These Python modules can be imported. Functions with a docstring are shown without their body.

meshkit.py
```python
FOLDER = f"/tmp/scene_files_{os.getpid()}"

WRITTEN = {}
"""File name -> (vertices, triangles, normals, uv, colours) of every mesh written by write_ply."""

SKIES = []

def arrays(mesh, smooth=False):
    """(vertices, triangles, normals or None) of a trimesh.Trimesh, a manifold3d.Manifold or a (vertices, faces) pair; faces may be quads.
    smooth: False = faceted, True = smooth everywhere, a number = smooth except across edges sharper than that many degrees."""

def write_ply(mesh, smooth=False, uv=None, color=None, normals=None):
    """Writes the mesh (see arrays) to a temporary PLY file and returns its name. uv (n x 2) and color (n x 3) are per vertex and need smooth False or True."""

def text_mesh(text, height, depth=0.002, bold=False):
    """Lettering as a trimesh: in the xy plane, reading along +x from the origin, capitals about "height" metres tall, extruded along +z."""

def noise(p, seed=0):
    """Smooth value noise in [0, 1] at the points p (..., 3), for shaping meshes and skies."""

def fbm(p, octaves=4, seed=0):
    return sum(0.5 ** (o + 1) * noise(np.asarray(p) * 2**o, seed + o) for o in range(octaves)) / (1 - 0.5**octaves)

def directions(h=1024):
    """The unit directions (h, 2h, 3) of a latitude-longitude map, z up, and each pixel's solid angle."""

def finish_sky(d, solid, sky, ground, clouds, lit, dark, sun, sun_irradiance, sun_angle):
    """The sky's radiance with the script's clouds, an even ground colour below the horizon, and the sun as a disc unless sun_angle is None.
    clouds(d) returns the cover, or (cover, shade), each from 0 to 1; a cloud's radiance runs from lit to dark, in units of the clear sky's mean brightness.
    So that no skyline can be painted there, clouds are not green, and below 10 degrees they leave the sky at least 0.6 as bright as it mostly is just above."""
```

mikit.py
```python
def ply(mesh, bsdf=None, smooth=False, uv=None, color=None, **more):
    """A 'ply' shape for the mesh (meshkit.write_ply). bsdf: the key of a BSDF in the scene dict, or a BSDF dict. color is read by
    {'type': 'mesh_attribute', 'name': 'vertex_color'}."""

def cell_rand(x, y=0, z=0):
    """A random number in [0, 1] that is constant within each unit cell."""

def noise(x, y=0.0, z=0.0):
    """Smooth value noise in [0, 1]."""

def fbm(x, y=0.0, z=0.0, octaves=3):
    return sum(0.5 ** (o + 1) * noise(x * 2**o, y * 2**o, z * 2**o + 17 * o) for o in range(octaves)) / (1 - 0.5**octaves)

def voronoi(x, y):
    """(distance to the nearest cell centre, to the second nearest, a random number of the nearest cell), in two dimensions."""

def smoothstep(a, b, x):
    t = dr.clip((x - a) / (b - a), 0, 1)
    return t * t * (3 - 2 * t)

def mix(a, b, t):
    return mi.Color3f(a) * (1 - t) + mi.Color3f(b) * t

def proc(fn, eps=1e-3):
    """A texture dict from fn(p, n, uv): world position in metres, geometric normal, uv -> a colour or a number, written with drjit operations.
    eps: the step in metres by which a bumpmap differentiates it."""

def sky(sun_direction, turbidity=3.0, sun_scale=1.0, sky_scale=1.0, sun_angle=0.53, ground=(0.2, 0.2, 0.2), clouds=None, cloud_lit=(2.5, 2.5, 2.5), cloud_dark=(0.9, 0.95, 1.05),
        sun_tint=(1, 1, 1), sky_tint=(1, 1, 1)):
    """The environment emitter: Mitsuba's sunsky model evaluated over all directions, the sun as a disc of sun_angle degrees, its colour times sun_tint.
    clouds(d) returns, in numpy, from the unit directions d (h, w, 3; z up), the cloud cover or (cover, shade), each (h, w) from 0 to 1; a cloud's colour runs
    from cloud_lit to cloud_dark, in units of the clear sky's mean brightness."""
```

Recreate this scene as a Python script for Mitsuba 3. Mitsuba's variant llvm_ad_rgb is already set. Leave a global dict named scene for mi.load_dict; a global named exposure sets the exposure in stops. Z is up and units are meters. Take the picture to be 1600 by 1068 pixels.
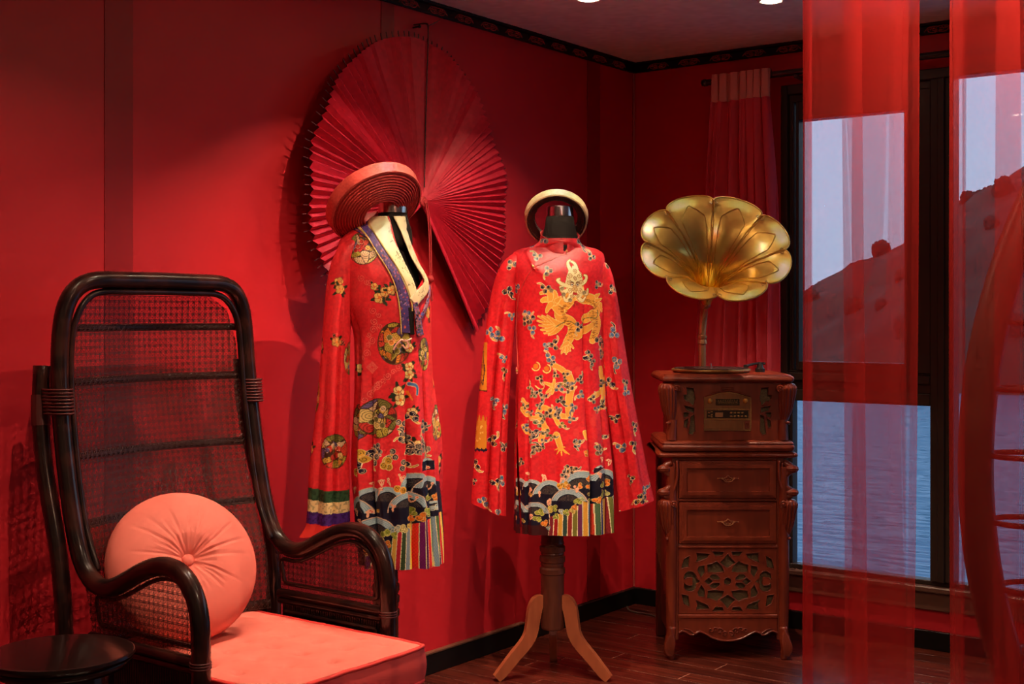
import math, numpy as np, trimesh, shapely
import manifold3d as m3
import mitsuba as mi, drjit as dr
import mikit, meshkit
from mikit import proc, noise, fbm, cell_rand, smoothstep, mix
from scipy.interpolate import CubicSpline, PchipInterpolator
T = mi.ScalarTransform4f
scene, labels = {}, {}

# ------------------------------------------------------------------ camera, sky, lights, exposure
CAM = np.array([2.922, -4.811, 1.25]); FW = np.array([-0.597, 0.802, 0.0]); RT = np.array([0.802, 0.597, 0.0])
scene['camera'] = {'type': 'perspective', 'fov': 2*math.degrees(math.atan(800/2012.0)), 'fov_axis': 'x', 'near_clip': 0.05, 'far_clip': 2000.0,
                   'principal_point_offset_y': 42/1068.0,
                   'to_world': T().look_at(origin=CAM.tolist(), target=(CAM+FW).tolist(), up=[0, 0, 1])}
exposure = 0.0
scene['sky'] = mikit.sky((0.3, 0.9, 0.25), turbidity=4.0, sun_scale=0.0, sky_scale=10.0, ground=(0.05, 0.05, 0.06),
                         clouds=lambda d: (np.full(d.shape[:2], 0.97), 0.55*meshkit.fbm(d*np.array([3, 3, 9.0]), 4)),
                         cloud_lit=(0.66, 0.98, 1.46), cloud_dark=(0.54, 0.84, 1.30))
WARM = np.array([1.0, 0.70, 0.46])
CEIL = 2.342
# (name, x, y, aim point or None for straight down, intensity, cutoff, beam)
LAMPS = [('lamp over chair', 0.95, -2.38, None, 9.0, 56, 22),
         ('lamp over left robe', 0.70, -1.90, (0.40, -1.95, 1.2), 9.0, 42, 14),
         ('lamp over right robe', 0.489, -1.10, None, 3.6, 48, 16),
         ('lamp over gramophone', 0.98, -0.70, (0.90, -0.74, 0.9), 11.0, 32, 14),
         ('lamp front of right robe', 0.70, -1.56, (0.44, -1.25, 1.15), 9.0, 38, 12),
         ('lamp over sheer curtain', 2.71, -3.35, (2.42, -3.09, 2.0), 13.0, 35, 8),
         ('added fill lamp in mid room', 2.0, -2.1, (0.3, -2.2, 0.9), 1.2, 44, 24),  # unseen lamp added to brighten the fan and the wall around it
         ('lamp over side table', 0.95, -3.20, None, 5.5, 66, 22),
         ('added fill lamp by the rear wall', 3.5, -5.9, (3.9, -6.6, 1.2), 0.85, 70, 40),  # unseen lamp added to bounce neutral fill onto the ceiling
         ('added fill lamp by the side wall', 3.7, -4.4, (4.4, -4.6, 1.2), 0.85, 70, 40),  # also unseen, added for the same ceiling fill
         ('added fill lamp in the rear corner', 1.3, -5.9, (1.3, -6.8, 1.2), 0.85, 70, 40)]  # third unseen lamp added to the rear for fill

# ------------------------------------------------------------------ helpers
def tri(mesh):
    if hasattr(mesh, 'to_mesh'):
        m = mesh.to_mesh(); return trimesh.Trimesh(m.vert_properties[:, :3], m.tri_verts, process=False)
    return mesh
def cat(*ms):
    L = []
    for m in ms: L += list(m) if isinstance(m, (list, tuple)) else [m]
    return trimesh.util.concatenate([tri(m) for m in L])
def numbered(name):
    if not any(k == name or k.startswith(name+'__') for k in scene) and name not in labels: return name
    i = 1
    while any(k == f'{name}_{i:03d}' or k.startswith(f'{name}_{i:03d}__') for k in scene) or f'{name}_{i:03d}' in labels: i += 1
    return f'{name}_{i:03d}'
_count = {}
def child(parent, name):
    k = parent+'__'+name
    if k not in _count: _count[k] = 0; return k
    _count[k] += 1
    return f'{k}_{_count[k]:03d}'
def thing(name, label, category, group=None):
    k = numbered(name); labels[k] = {'label': label, 'category': category}
    if group: labels[k]['group'] = group
    return k
def part(parent, name, mesh, bsdf, smooth=35, label=None, stuff=False, to_world=None, **kw):
    k = child(parent, name)
    scene[k] = mesh if isinstance(mesh, dict) else mikit.ply(tri(mesh), bsdf, smooth=smooth, **kw)
    if to_world is not None: scene[k] = {**scene[k], 'to_world': to_world}
    if label or stuff:
        labels[k] = {}
        if label: labels[k]['label'] = label
        if stuff: labels[k]['kind'] = 'stuff'
    return k
def struct(name, mesh, bsdf, smooth=False, label=None, **kw):
    scene[name] = mikit.ply(tri(mesh), bsdf, smooth=smooth, **kw)
    labels[name] = {'kind': 'structure'}
    if label: labels[name]['label'] = label
    return name
def box(x0, x1, y0, y1, z0, z1, c=0.0):
    if c <= 0:
        b = trimesh.creation.box((x1-x0, y1-y0, z1-z0)); b.apply_translation(((x0+x1)/2, (y0+y1)/2, (z0+z1)/2)); return b
    X, Y, Z = [], [], []
    P = []
    for sx in (0, 1):
        for sy in (0, 1):
            for sz in (0, 1):
                x, y, z = (x0, x1)[sx], (y0, y1)[sy], (z0, z1)[sz]
                dx, dy, dz = c*(1-2*sx), c*(1-2*sy), c*(1-2*sz)
                P += [(x, y+dy, z+dz), (x+dx, y, z+dz), (x+dx, y+dy, z)]
    return trimesh.convex.convex_hull(np.array(P))
def smooth_path(pts, n, closed=False):
    pts = np.asarray(pts, float)
    if closed: pts = np.vstack([pts, pts[:1]])
    d = np.r_[0, np.cumsum(np.linalg.norm(np.diff(pts, axis=0), axis=1)**0.5)]
    cs = CubicSpline(d, pts, bc_type='periodic' if closed else 'natural')
    return cs(np.linspace(0, d[-1], n+1)[:-1] if closed else np.linspace(0, d[-1], n))
def frames(P, closed=False, up=None):
    t = np.roll(P, -1, 0)-np.roll(P, 1, 0) if closed else np.gradient(P, axis=0)
    t /= np.linalg.norm(t, axis=1, keepdims=True)+1e-12
    a = np.array(up, float) if up is not None else (np.array([0, 0, 1.0]) if abs(t[0, 2]) < 0.9 else np.array([1.0, 0, 0]))
    N = []
    n = np.cross(t[0], a); n /= np.linalg.norm(n)
    for k in range(len(P)):
        if up is not None:
            n2 = np.cross(t[k], a)
            n = n2 if np.linalg.norm(n2) > 1e-6 else n
        n = n-t[k]*np.dot(n, t[k]); n /= np.linalg.norm(n); N.append(n.copy())
    N = np.array(N); return t, N, np.cross(t, N)
def grid_mesh(G, cu=False, cv=False, caps=False):
    """G (m,n,3): rows u, columns v."""
    m, n = G.shape[:2]
    i, j = np.meshgrid(np.arange(m if cu else m-1), np.arange(n if cv else n-1), indexing='ij')
    a = i*n+j; b = ((i+1) % m)*n+j; c2 = ((i+1) % m)*n+(j+1) % n; d = i*n+(j+1) % n
    F = np.concatenate([np.stack([a, b, c2], -1).reshape(-1, 3), np.stack([a, c2, d], -1).reshape(-1, 3)])
    V = G.reshape(-1, 3)
    if caps:
        k = len(V); V = np.vstack([V, G[0].mean(0), G[-1].mean(0)])
        r = np.arange(n); e = (m-1)*n
        F = np.vstack([F, np.stack([np.full(n, k), r, (r+1) % n], 1), np.stack([np.full(n, k+1), e+(r+1) % n, e+r], 1)])
    return trimesh.Trimesh(V, F, process=False)
def tube(P, r, n=10, closed=False, sx=1.0, sy=1.0, up=None, caps=True):
    P = np.asarray(P, float); r = np.broadcast_to(np.asarray(r, float), (len(P),))
    t, N, B = frames(P, closed, up)
    a = np.arange(n)/n*2*np.pi
    G = P[:, None]+r[:, None, None]*(np.cos(a)[None, :, None]*N[:, None]*sx+np.sin(a)[None, :, None]*B[:, None]*sy)
    return grid_mesh(G, cu=closed, cv=True, caps=caps and not closed)
def lathe(prof, n=32, cap=True):
    prof = np.asarray(prof, float); a = np.arange(n)/n*2*np.pi
    G = np.stack([prof[:, 0:1]*np.cos(a), prof[:, 0:1]*np.sin(a), np.repeat(prof[:, 1:2], n, 1)], -1)
    return grid_mesh(G[::-1], cv=True, caps=cap)
def extrude(poly, h, z0=0.0):
    ms = []
    for g in getattr(poly, 'geoms', [poly]):
        if g.is_empty or g.area < 1e-9: continue
        m = trimesh.creation.extrude_polygon(g, h, engine='earcut'); m.apply_translation((0, 0, z0)); ms.append(m)
    return trimesh.util.concatenate(ms)
def mapped(mesh, o, ex, ey, ez):
    """Moves local x,y,z axes to ex,ey,ez at origin o."""
    m = tri(mesh).copy(); M = np.eye(4); M[:3, 0] = ex; M[:3, 1] = ey; M[:3, 2] = ez; M[:3, 3] = o
    m.apply_transform(M); return m
def rotz(a):
    return np.array([[math.cos(a), -math.sin(a), 0], [math.sin(a), math.cos(a), 0], [0, 0, 1.0]])
def moved(mesh, loc=(0, 0, 0), a=0.0):
    m = tri(mesh).copy(); M = np.eye(4); M[:3, :3] = rotz(a); M[:3, 3] = loc; m.apply_transform(M); return m
def spiral(turns, r0, r1, n=28, ph=0.0, sgn=1):
    t = np.linspace(0, 1, n); a = ph+sgn*t*turns*2*np.pi; r = r0+(r1-r0)*t
    return np.stack([r*np.cos(a), r*np.sin(a)], 1)

# ------------------------------------------------------------------ materials
def mat(name, d): scene[name] = d; return name
def rgb(*c): return {'type': 'rgb', 'value': list(c)}
def princ(name, base, rough=0.5, two=True, **k):
    d = {'type': 'principled', 'base_color': base if isinstance(base, dict) else rgb(*base), 'roughness': rough, **k}
    return mat(name, {'type': 'twosided', 'bsdf': d} if two else d)
def wall_fn(p, n, uv):
    v = 0.9+0.2*fbm(p.x*3, p.y*3, p.z*3, 3)
    return mi.Color3f(0.47, 0.014, 0.023)*v
def wall_bump(p, n, uv): return noise(p.x*160, p.y*160, p.z*160)*0.6+noise(p.x*60, p.y*60, p.z*60)
princ('m_wall', proc(wall_fn), 0.48, specular=0.35)
scene['m_wall'] = {'type': 'twosided', 'bsdf': {'type': 'bumpmap', 'arbitrary': proc(wall_bump, 2e-3), 'scale': 0.00035, 'bsdf': {'type': 'principled', 'base_color': proc(wall_fn), 'roughness': 0.45, 'specular': 0.35}}}
princ('m_ivory', (0.66, 0.58, 0.47), 0.6)
princ('m_dark_strip', (0.27, 0.008, 0.013), 0.42, specular=0.35)
princ('m_ceiling', proc(lambda p, n, uv: mi.Color3f(0.74, 0.76, 0.70)*(0.92+0.16*noise(p.x*40, p.y*40))), 0.8)
princ('m_black', (0.005, 0.004, 0.004), 0.4, specular=0.2)
princ('m_motif', (0.46, 0.030, 0.026), 0.5)
princ('m_frame', (0.030, 0.019, 0.015), 0.4, specular=0.3)
princ('m_sill', (0.10, 0.045, 0.030), 0.35)
def plank_fn(k):
    def fn(p, n, uv):
        g = fbm(p.x*4+k*7, p.y*90, k*3.0, 4)
        return mix((0.030, 0.005, 0.004), (0.105, 0.018, 0.010), g*g*1.2+0.16*k)
    return fn
for k in range(3):
    princ(f'm_plank{k}', proc(plank_fn(k)), 0.22, specular=0.55, clearcoat=0.3, clearcoat_gloss=0.9)
princ('m_subfloor', (0.52, 0.24, 0.16), 0.4)
mat('m_glass', {'type': 'thindielectric', 'int_ior': 1.5})
mat('m_water', {'type': 'twosided', 'bsdf': {'type': 'bumpmap', 'arbitrary': proc(lambda p, n, uv: fbm(p.x*0.5, p.y*1.4, 0, 3), 0.05), 'scale': 0.35, 'bsdf': {'type': 'principled', 'base_color': rgb(0.06, 0.17, 0.27), 'roughness': 0.25, 'specular': 0.6}}})
princ('m_hill', proc(lambda p, n, uv: mix((0.005, 0.010, 0.006), (0.045, 0.050, 0.028), fbm(p.x*0.8, p.y*0.8, p.z*0.8, 4))), 0.9)
princ('m_trees', proc(lambda p, n, uv: mix((0.005, 0.010, 0.006), (0.035, 0.042, 0.022), fbm(p.x*0.9, p.y*0.9, p.z*0.9, 3))), 0.9)
princ('m_rock', (0.16, 0.15, 0.14), 0.9)

# ------------------------------------------------------------------ the room
W2, D2 = 4.6, -7.2
struct('floor', box(0, W2, D2, 0, -0.06, -0.0012), 'm_subfloor')
rng = np.random.default_rng(3)
pw = 0.092
nrow = 0
y = 0.0
variants = {}
while y > -2.7:
    x = -rng.uniform(0.0, 0.8)
    while x < 2.9:
        L = 0.9
        a, b = max(x, 0.001), x+L
        if b-a > 0.05:
            m = box(a+0.0012, b-0.0012, y-pw+0.0013, y-0.0013, -0.0085, rng.uniform(-0.0005, 0.0003), 0.0008)
            part('floor', 'plank', m, f'm_plank{rng.integers(3)}', smooth=False)
        x += L
    y -= pw
# beyond the planks that the photograph shows, the same boards as one piece
rest = []
for k in range(int((y-D2)/pw)):
    rest.append(box(0.001, W2, y-(k+1)*pw+0.0009, y-k*pw-0.0009, -0.0085, 0, 0.0008))
k0 = 0
yy = 0.0
while yy > y+1e-6:
    rest.append(box(3.72, W2, yy-pw+0.0009, yy-0.0009, -0.0085, 0, 0.0008)); yy -= pw
part('floor', 'board_field', cat(rest), 'm_plank1', smooth=False, stuff=True)
struct('ceiling', box(-0.1, W2+0.1, D2-0.1, 0.1, CEIL, CEIL+0.06), 'm_ceiling')
struct('wall_left', box(-0.12, 0, D2, 0.12, -0.06, CEIL), 'm_wall')
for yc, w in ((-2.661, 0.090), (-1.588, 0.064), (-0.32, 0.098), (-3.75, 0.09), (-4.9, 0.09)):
    part('wall_left', 'dark_strip', box(0.0, 0.0025, yc-w/2, yc+w/2, 0.072, 2.30), 'm_dark_strip', smooth=False)  # thin flat strips in a darker red than the wall
struct('wall_right', box(W2, W2+0.12, D2, 0.12, -0.06, CEIL), 'm_ivory')
struct('wall_front', box(-0.12, W2+0.12, D2-0.12, D2, -0.06, CEIL), 'm_ivory')
# window wall, with the opening
OX0, OX1, OZ0, OZ1 = 0.70, 4.2, 0.146, 2.17
struct('wall_back', cat(box(0, OX0, 0, 0.12, -0.06, CEIL), box(OX1, W2, 0, 0.12, -0.06, CEIL), box(OX0, OX1, 0, 0.12, -0.06, OZ0), box(OX0, OX1, 0, 0.12, OZ1, CEIL)), 'm_wall')
struct('baseboard_left', cat(box(0, 0.020, D2, 0, 0, 0.070, 0.002)), 'm_black')
part('baseboard_left', 'cap', box(0, 0.022, -1.95, -0.83, 0.070, 0.0765, 0.001), 'm_sill', smooth=False, label='brown strip standing for the lit top edge')  # paler strip puts the lit line of the top edge into colour
struct('baseboard_back', cat(box(0, W2, -0.018, 0, 0, 0.070, 0.002)), 'm_black')
# painted crown frieze with carved cloud motifs
def motif_mesh():
    ms = []
    def st(pts, r=0.0017):
        P = np.c_[smooth_path(pts, 14), np.zeros(14)]
        ms.append(tube(P, r, 5))
    for sx in (1, -1):
        st([(sx*0.002, -0.008), (sx*0.020, -0.011), (sx*0.036, -0.006), (sx*0.038, 0.001), (sx*0.030, 0.003), (sx*0.028, -0.002)])
        st([(sx*0.001, 0.009), (sx*0.010, 0.011), (sx*0.015, 0.005), (sx*0.009, 0.001), (sx*0.006, 0.005)])
        st([(sx*0.012, 0.010), (sx*0.022, 0.011), (sx*0.027, 0.006), (sx*0.020, 0.002), (sx*0.016, 0.005)])
        st([(sx*0.024, 0.010), (sx*0.036, 0.009), (sx*0.045, 0.001), (sx*0.052, -0.006)])
        st([(sx*0.003, -0.003), (sx*0.013, -0.005), (sx*0.022, -0.003)])
    return cat(ms)
mot = mikit.ply(motif_mesh(), 'm_motif', smooth=True)
def frieze(name, o, ex, ez, L, n0, n):
    ex, ez = np.array(ex, float), np.array(ez, float)
    pts = [(0, 2.300), (0.010, 2.300), (0.012, 2.303), (0.012, 2.330), (0.022, 2.333), (0.024, CEIL), (0, CEIL)]
    poly = shapely.Polygon([(a, b) for a, b in pts])
    m = extrude(poly, L)
    m = mapped(m, o, ez, (0, 0, 1), ex)
    struct(name, m, 'm_black')
    for k in range(n):
        M = np.eye(4); M[:3, 0] = ex; M[:3, 1] = (0, 0, 1); M[:3, 2] = ez
        M[:3, 3] = np.array(o)+ex*(n0+0.150*k)+ez*0.0125+np.array([0, 0, 2.3165])
        part(name, 'motif', dict(mot), None, to_world=T(M.tolist()), label='dark red cloud scroll motif' if k == 0 else None)
frieze('trim_1', (0, 0, 0), (0, -1, 0), (1, 0, 0), -D2, 0.14, 14)
frieze('trim_2', (0, 0, 0), (1, 0, 0), (0, -1, 0), W2, 0.13, 14)

princ('m_caulk', (0.34, 0.045, 0.040), 0.5)
struct('trim_3', box(0, 0.009, -0.009, 0, 0.07, 2.302, 0.003), 'm_caulk', label='narrow pale red bead up the corner of the room')

# ------------------------------------------------------------------ window
def bar(x0, x1, z0, z1, y0=-0.012, y1=0.05, c=0.003): return box(x0, x1, y0, y1, z0, z1, c)
w = 'window_1'
labels[w] = {'kind': 'structure', 'label': 'wide dark brown framed window behind the sheer curtain'}
part(w, 'jamb', cat(bar(0.700, 0.728, 0.25, 2.17, -0.02), bar(0.728, 0.742, 0.25, 2.16, 0.0), bar(4.12, 4.2, 0.25, 2.17, -0.02)), 'm_frame', smooth=False)
part(w, 'head', cat(bar(0.728, 4.12, 2.131, 2.17, -0.02), bar(0.728, 1.30, 2.10, 2.131, 0.0)), 'm_frame', smooth=False)
part(w, 'sill', cat(bar(0.70, 4.2, 0.146, 0.215, -0.016, 0.05, 0.004), bar(0.70, 4.2, 0.215, 0.238, -0.034, 0.05, 0.005)), 'm_sill', smooth=False)
part(w, 'bottom_rail', bar(0.728, 4.12, 0.238, 0.256, -0.004), 'm_frame', smooth=False)
for x0, x1 in ((1.302, 1.388), (2.66, 2.74)):
    part(w, 'mullion', cat(bar(x0, x1, 0.256, 2.131, -0.02), bar(x0+0.03, x1-0.03, 0.256, 2.131, -0.03, -0.01)), 'm_frame', smooth=False)
part(w, 'transom', cat(bar(0.728, 1.302, 0.91, 0.955, -0.02), bar(0.728, 1.302, 0.955, 0.99, -0.008), bar(0.728, 1.302, 0.99, 1.022, -0.024), bar(0.728, 1.302, 1.022, 1.03, -0.01)), 'm_frame', smooth=False)
s = part(w, 'sash', cat(bar(0.742, 0.752, 1.03, 2.10, -0.01), bar(0.7625, 0.774, 1.03, 2.10, -0.014), bar(1.200, 1.302, 1.03, 2.10, -0.014), bar(0.774, 1.200, 2.026, 2.10, -0.014), bar(0.774, 1.200, 1.03, 1.066, -0.014)), 'm_frame', smooth=False)
def pane(x0, x1, z0, z1, y=0.02):
    V = np.array([(x0, y, z0), (x1, y, z0), (x1, y, z1), (x0, y, z1)], float)
    part(w, 'pane', mikit.ply((V, np.array([[0, 1, 2], [0, 2, 3]])), 'm_glass'), None)
pane(0.752, 1.200, 1.06, 2.03); pane(0.728, 1.302, 0.256, 0.91); pane(1.388, 2.66, 0.256, 2.131); pane(2.74, 4.12, 0.256, 2.131)

# ------------------------------------------------------------------ outside: water and wooded hill
struct('water', box(-260, 260, 3, 420, -4.2, -4.0), 'm_water')
def hill():
    n, m = 220, 60
    X = np.linspace(-170, 150, n); V = np.linspace(0, 1, m)
    G = np.zeros((m, n, 3))
    top = np.interp(X, [-170, -60, -47.5, -43, -39, -33, -25, 0, 60, 150], [2, 3, 6.5, 9, 12, 15.5, 18, 18.5, 20, 15])
    for i, v in enumerate(V):
        G[i, :, 0] = X; G[i, :, 1] = 88+70*v+6*np.sin(X*0.06)
        G[i, :, 2] = -4.4+(top+4.4)*np.sin(min(v*1.25, 1)*np.pi/2)**0.9
    P = G.reshape(-1, 3)
    G[..., 2] += (2.2*(meshkit.fbm(P*[0.16, 0.16, 0.0], 4, 5)-0.5)*(P[:, 2] > -3)).reshape(m, n)*2
    return grid_mesh(G)
hm = hill()
struct('hill', hm, 'm_hill', smooth=True, label='wooded hillside across the water')
def blob(seed):
    b = trimesh.creation.icosphere(4, 1.0); v = b.vertices
    d = 0.55+0.75*meshkit.fbm(v*2.6+seed*9, 4, seed)+0.35*meshkit.noise(v*8+seed, seed)
    b.vertices = v*d[:, None]*[1, 1, 1.15]; return b
BL = [mikit.ply(blob(s), 'm_trees', smooth=True) for s in range(4)]
TR = [mikit.ply(tube([(0, 0, -1.8), (0.05, 0, -0.9), (0, 0.05, 0.0)], [0.12, 0.09, 0.05], 8), 'm_rock', smooth=True) for s in range(1)]
r2 = np.random.default_rng(8)
hv = hm.vertices
done = []
for i in np.argsort(r2.random(len(hv))):
    p = hv[i]
    if not (p[1] < 152 and p[2] > -2.0 and -66 < p[0] < -6): continue
    sc = r2.uniform(0.40, 0.80)
    if any(np.hypot(p[0]-q[0], p[1]-q[1]) < 1.45*(sc+q[2]) for q in done): continue
    done.append((p[0], p[1], sc))
    if len(done) > 110: break
    k = thing('tree', 'dark leafy tree on the hillside across the water, seen through the window', 'tree', 'trees on the far hillside')
    M = T().translate([float(p[0]), float(p[1]), float(p[2]+sc*0.45)]).scale(sc)
    part(k, 'crown', dict(BL[r2.integers(4)]), None, to_world=M); part(k, 'trunk', dict(TR[0]), None, to_world=M)
# ------------------------------------------------------------------ more materials
princ('m_rattan', proc(lambda p, n, uv: mix((0.007, 0.003, 0.003), (0.030, 0.008, 0.006), smoothstep(0.35, 0.75, fbm(p.x*22, p.y*22, p.z*22, 3)))), 0.15, specular=0.45, clearcoat=0.3, clearcoat_gloss=0.95)
princ('m_cane', (0.026, 0.007, 0.005), 0.22, specular=0.6)
princ('m_binding', (0.070, 0.014, 0.014), 0.38)
princ('m_coral', proc(lambda p, n, uv: mix((0.58, 0.125, 0.098), (0.66, 0.160, 0.125), fbm(p.x*30, p.y*30, p.z*30, 3))), 0.75, sheen=0.6, sheen_tint=0.6)
princ('m_piping', (0.72, 0.045, 0.04), 0.7)
princ('m_lacquer', (0.008, 0.003, 0.003), 0.13, specular=0.35, clearcoat=0.3, clearcoat_gloss=0.93)
princ('m_fanpaper', proc(lambda p, n, uv: mix((0.42, 0.008, 0.030), (0.62, 0.016, 0.050), fbm(p.x*60, p.y*60, p.z*60, 3))), 0.55, specular=0.4)
princ('m_fanrib', (0.055, 0.006, 0.008), 0.5)
princ('m_cord', (0.30, 0.012, 0.016), 0.7)

# ------------------------------------------------------------------ rattan armchair (faces +X)
YC = -2.682
ch = thing('rattan_armchair', 'dark high-backed rattan armchair with woven cane back and coral seat cushion', 'armchair')
def ax(z):  # X of the back uprights by height
    return float(np.interp(z, [0.40, 0.62, 0.70, 0.86, 1.05, 1.22, 1.36], [0.34, 0.315, 0.285, 0.235, 0.205, 0.20, 0.205]))
half = [(.722, 0.30, 0.0), (.722, .30, .20), (.722, .30, .42), (.722, .30, .565), (.703, .30, .640), (.652, .30, .686), (.575, .30, .690), (.480, .30, .652), (.385, .30, .618), (.315, .300, .648), (.268, .300, .745), (.232, .300, .90),
        (.208, .298, 1.06), (.200, .292, 1.19), (.201, .272, 1.285), (.204, .225, 1.329), (.204, .13, 1.338)]
pts = [(x, YC-h, z) for x, h, z in half]+[(.204, YC, 1.339)]+[(x, YC+h, z) for x, h, z in half[::-1]]
FR = smooth_path(pts, 230)
part(ch, 'frame', tube(FR, 0.0215, 14), 'm_rattan', smooth=True, label='thick glossy bent rattan pole from foot to foot')
ir = np.array([(x+0.006*(0 if z > 1.3 else 1), np.sign(y-YC)*max(abs(y-YC)-0.027*(z > 0.55), 0)+YC if z < 1.27 else YC+(y-YC)*0.905, z-0.029 if z > 1.27 else z) for x, y, z in pts[9:-9]])
part(ch, 'inner_rim', tube(smooth_path(ir, 140), 0.0085, 8), 'm_rattan', smooth=True)
def back(u, v):  # u: across, v: height -> point on the barrel-shaped back
    return np.stack([np.interp(v, [0.40, 0.62, 0.70, 0.86, 1.05, 1.22, 1.36], [0.34, 0.315, 0.285, 0.235, 0.205, 0.20, 0.205])-0.058*(1-(u/0.28)**2), YC+u, v], -1)
def cane(surf, poly, s=0.0165, wd=0.0020, gap=0.0017, off=0.0, n0=None):
    (a0, b0, a1, b1) = poly.bounds
    L = []
    for k in range(int((a1-a0)/s)+2):
        for g in (-gap, gap): L.append(((a0+k*s+g, b0-1), (a0+k*s+g, b1+1), 0))
    for k in range(int((b1-b0)/s)+2):
        for g in (-gap, gap): L.append(((a0-1, b0+k*s+g), (a1+1, b0+k*s+g), 1))
    W = (a1-a0)+(b1-b0)
    for k in range(-int(W/s)-2, int(W/s)+3):
        c = k*s
        L.append(((a0-3+c, b0-3), (a0+3+c, b0+3), 2)); L.append(((a0-3+c, b0+3), (a0+3+c, b0-3), 3))
    V, F = [], []
    nv = 0
    for p, q, kind in L:
        g = shapely.LineString([p, q]).intersection(poly)
        for seg in getattr(g, 'geoms', [g]):
            if seg.is_empty or seg.geom_type != 'LineString' or seg.length < 0.006: continue
            (x0, y0), (x1, y1) = seg.coords[0], seg.coords[-1]
            n = max(2, int(seg.length/0.022)+1); t = np.linspace(0, 1, n)
            d = np.array([x1-x0, y1-y0])/seg.length; nn = np.array([-d[1], d[0]])*wd/2*(0.75 if kind > 1 else 1)
            A = np.stack([x0+(x1-x0)*t, y0+(y1-y0)*t], 1)
            h = off+(-0.0006, 0.0006, 0.0011, -0.0011)[kind]
            P, Q, M = surf(A[:, 0]+nn[0], A[:, 1]+nn[1]), surf(A[:, 0]-nn[0], A[:, 1]-nn[1]), None
            e = 1e-3
            nrm = np.cross(surf(A[:, 0]+e, A[:, 1])-surf(A[:, 0]-e, A[:, 1]), surf(A[:, 0], A[:, 1]+e)-surf(A[:, 0], A[:, 1]-e)); nrm /= np.linalg.norm(nrm, axis=1, keepdims=True)
            M = surf(A[:, 0], A[:, 1])+nrm*(h+0.0005)
            V += [P+nrm*h, M, Q+nrm*h]
            i = np.arange(n-1)
            for a, b in ((0, n), (n, 2*n)):
                F.append(np.stack([nv+a+i, nv+b+i, nv+b+i+1], 1)); F.append(np.stack([nv+a+i, nv+b+i+1, nv+a+i+1], 1))
            nv += 3*n
    return trimesh.Trimesh(np.vstack(V), np.vstack(F), process=False)
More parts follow.
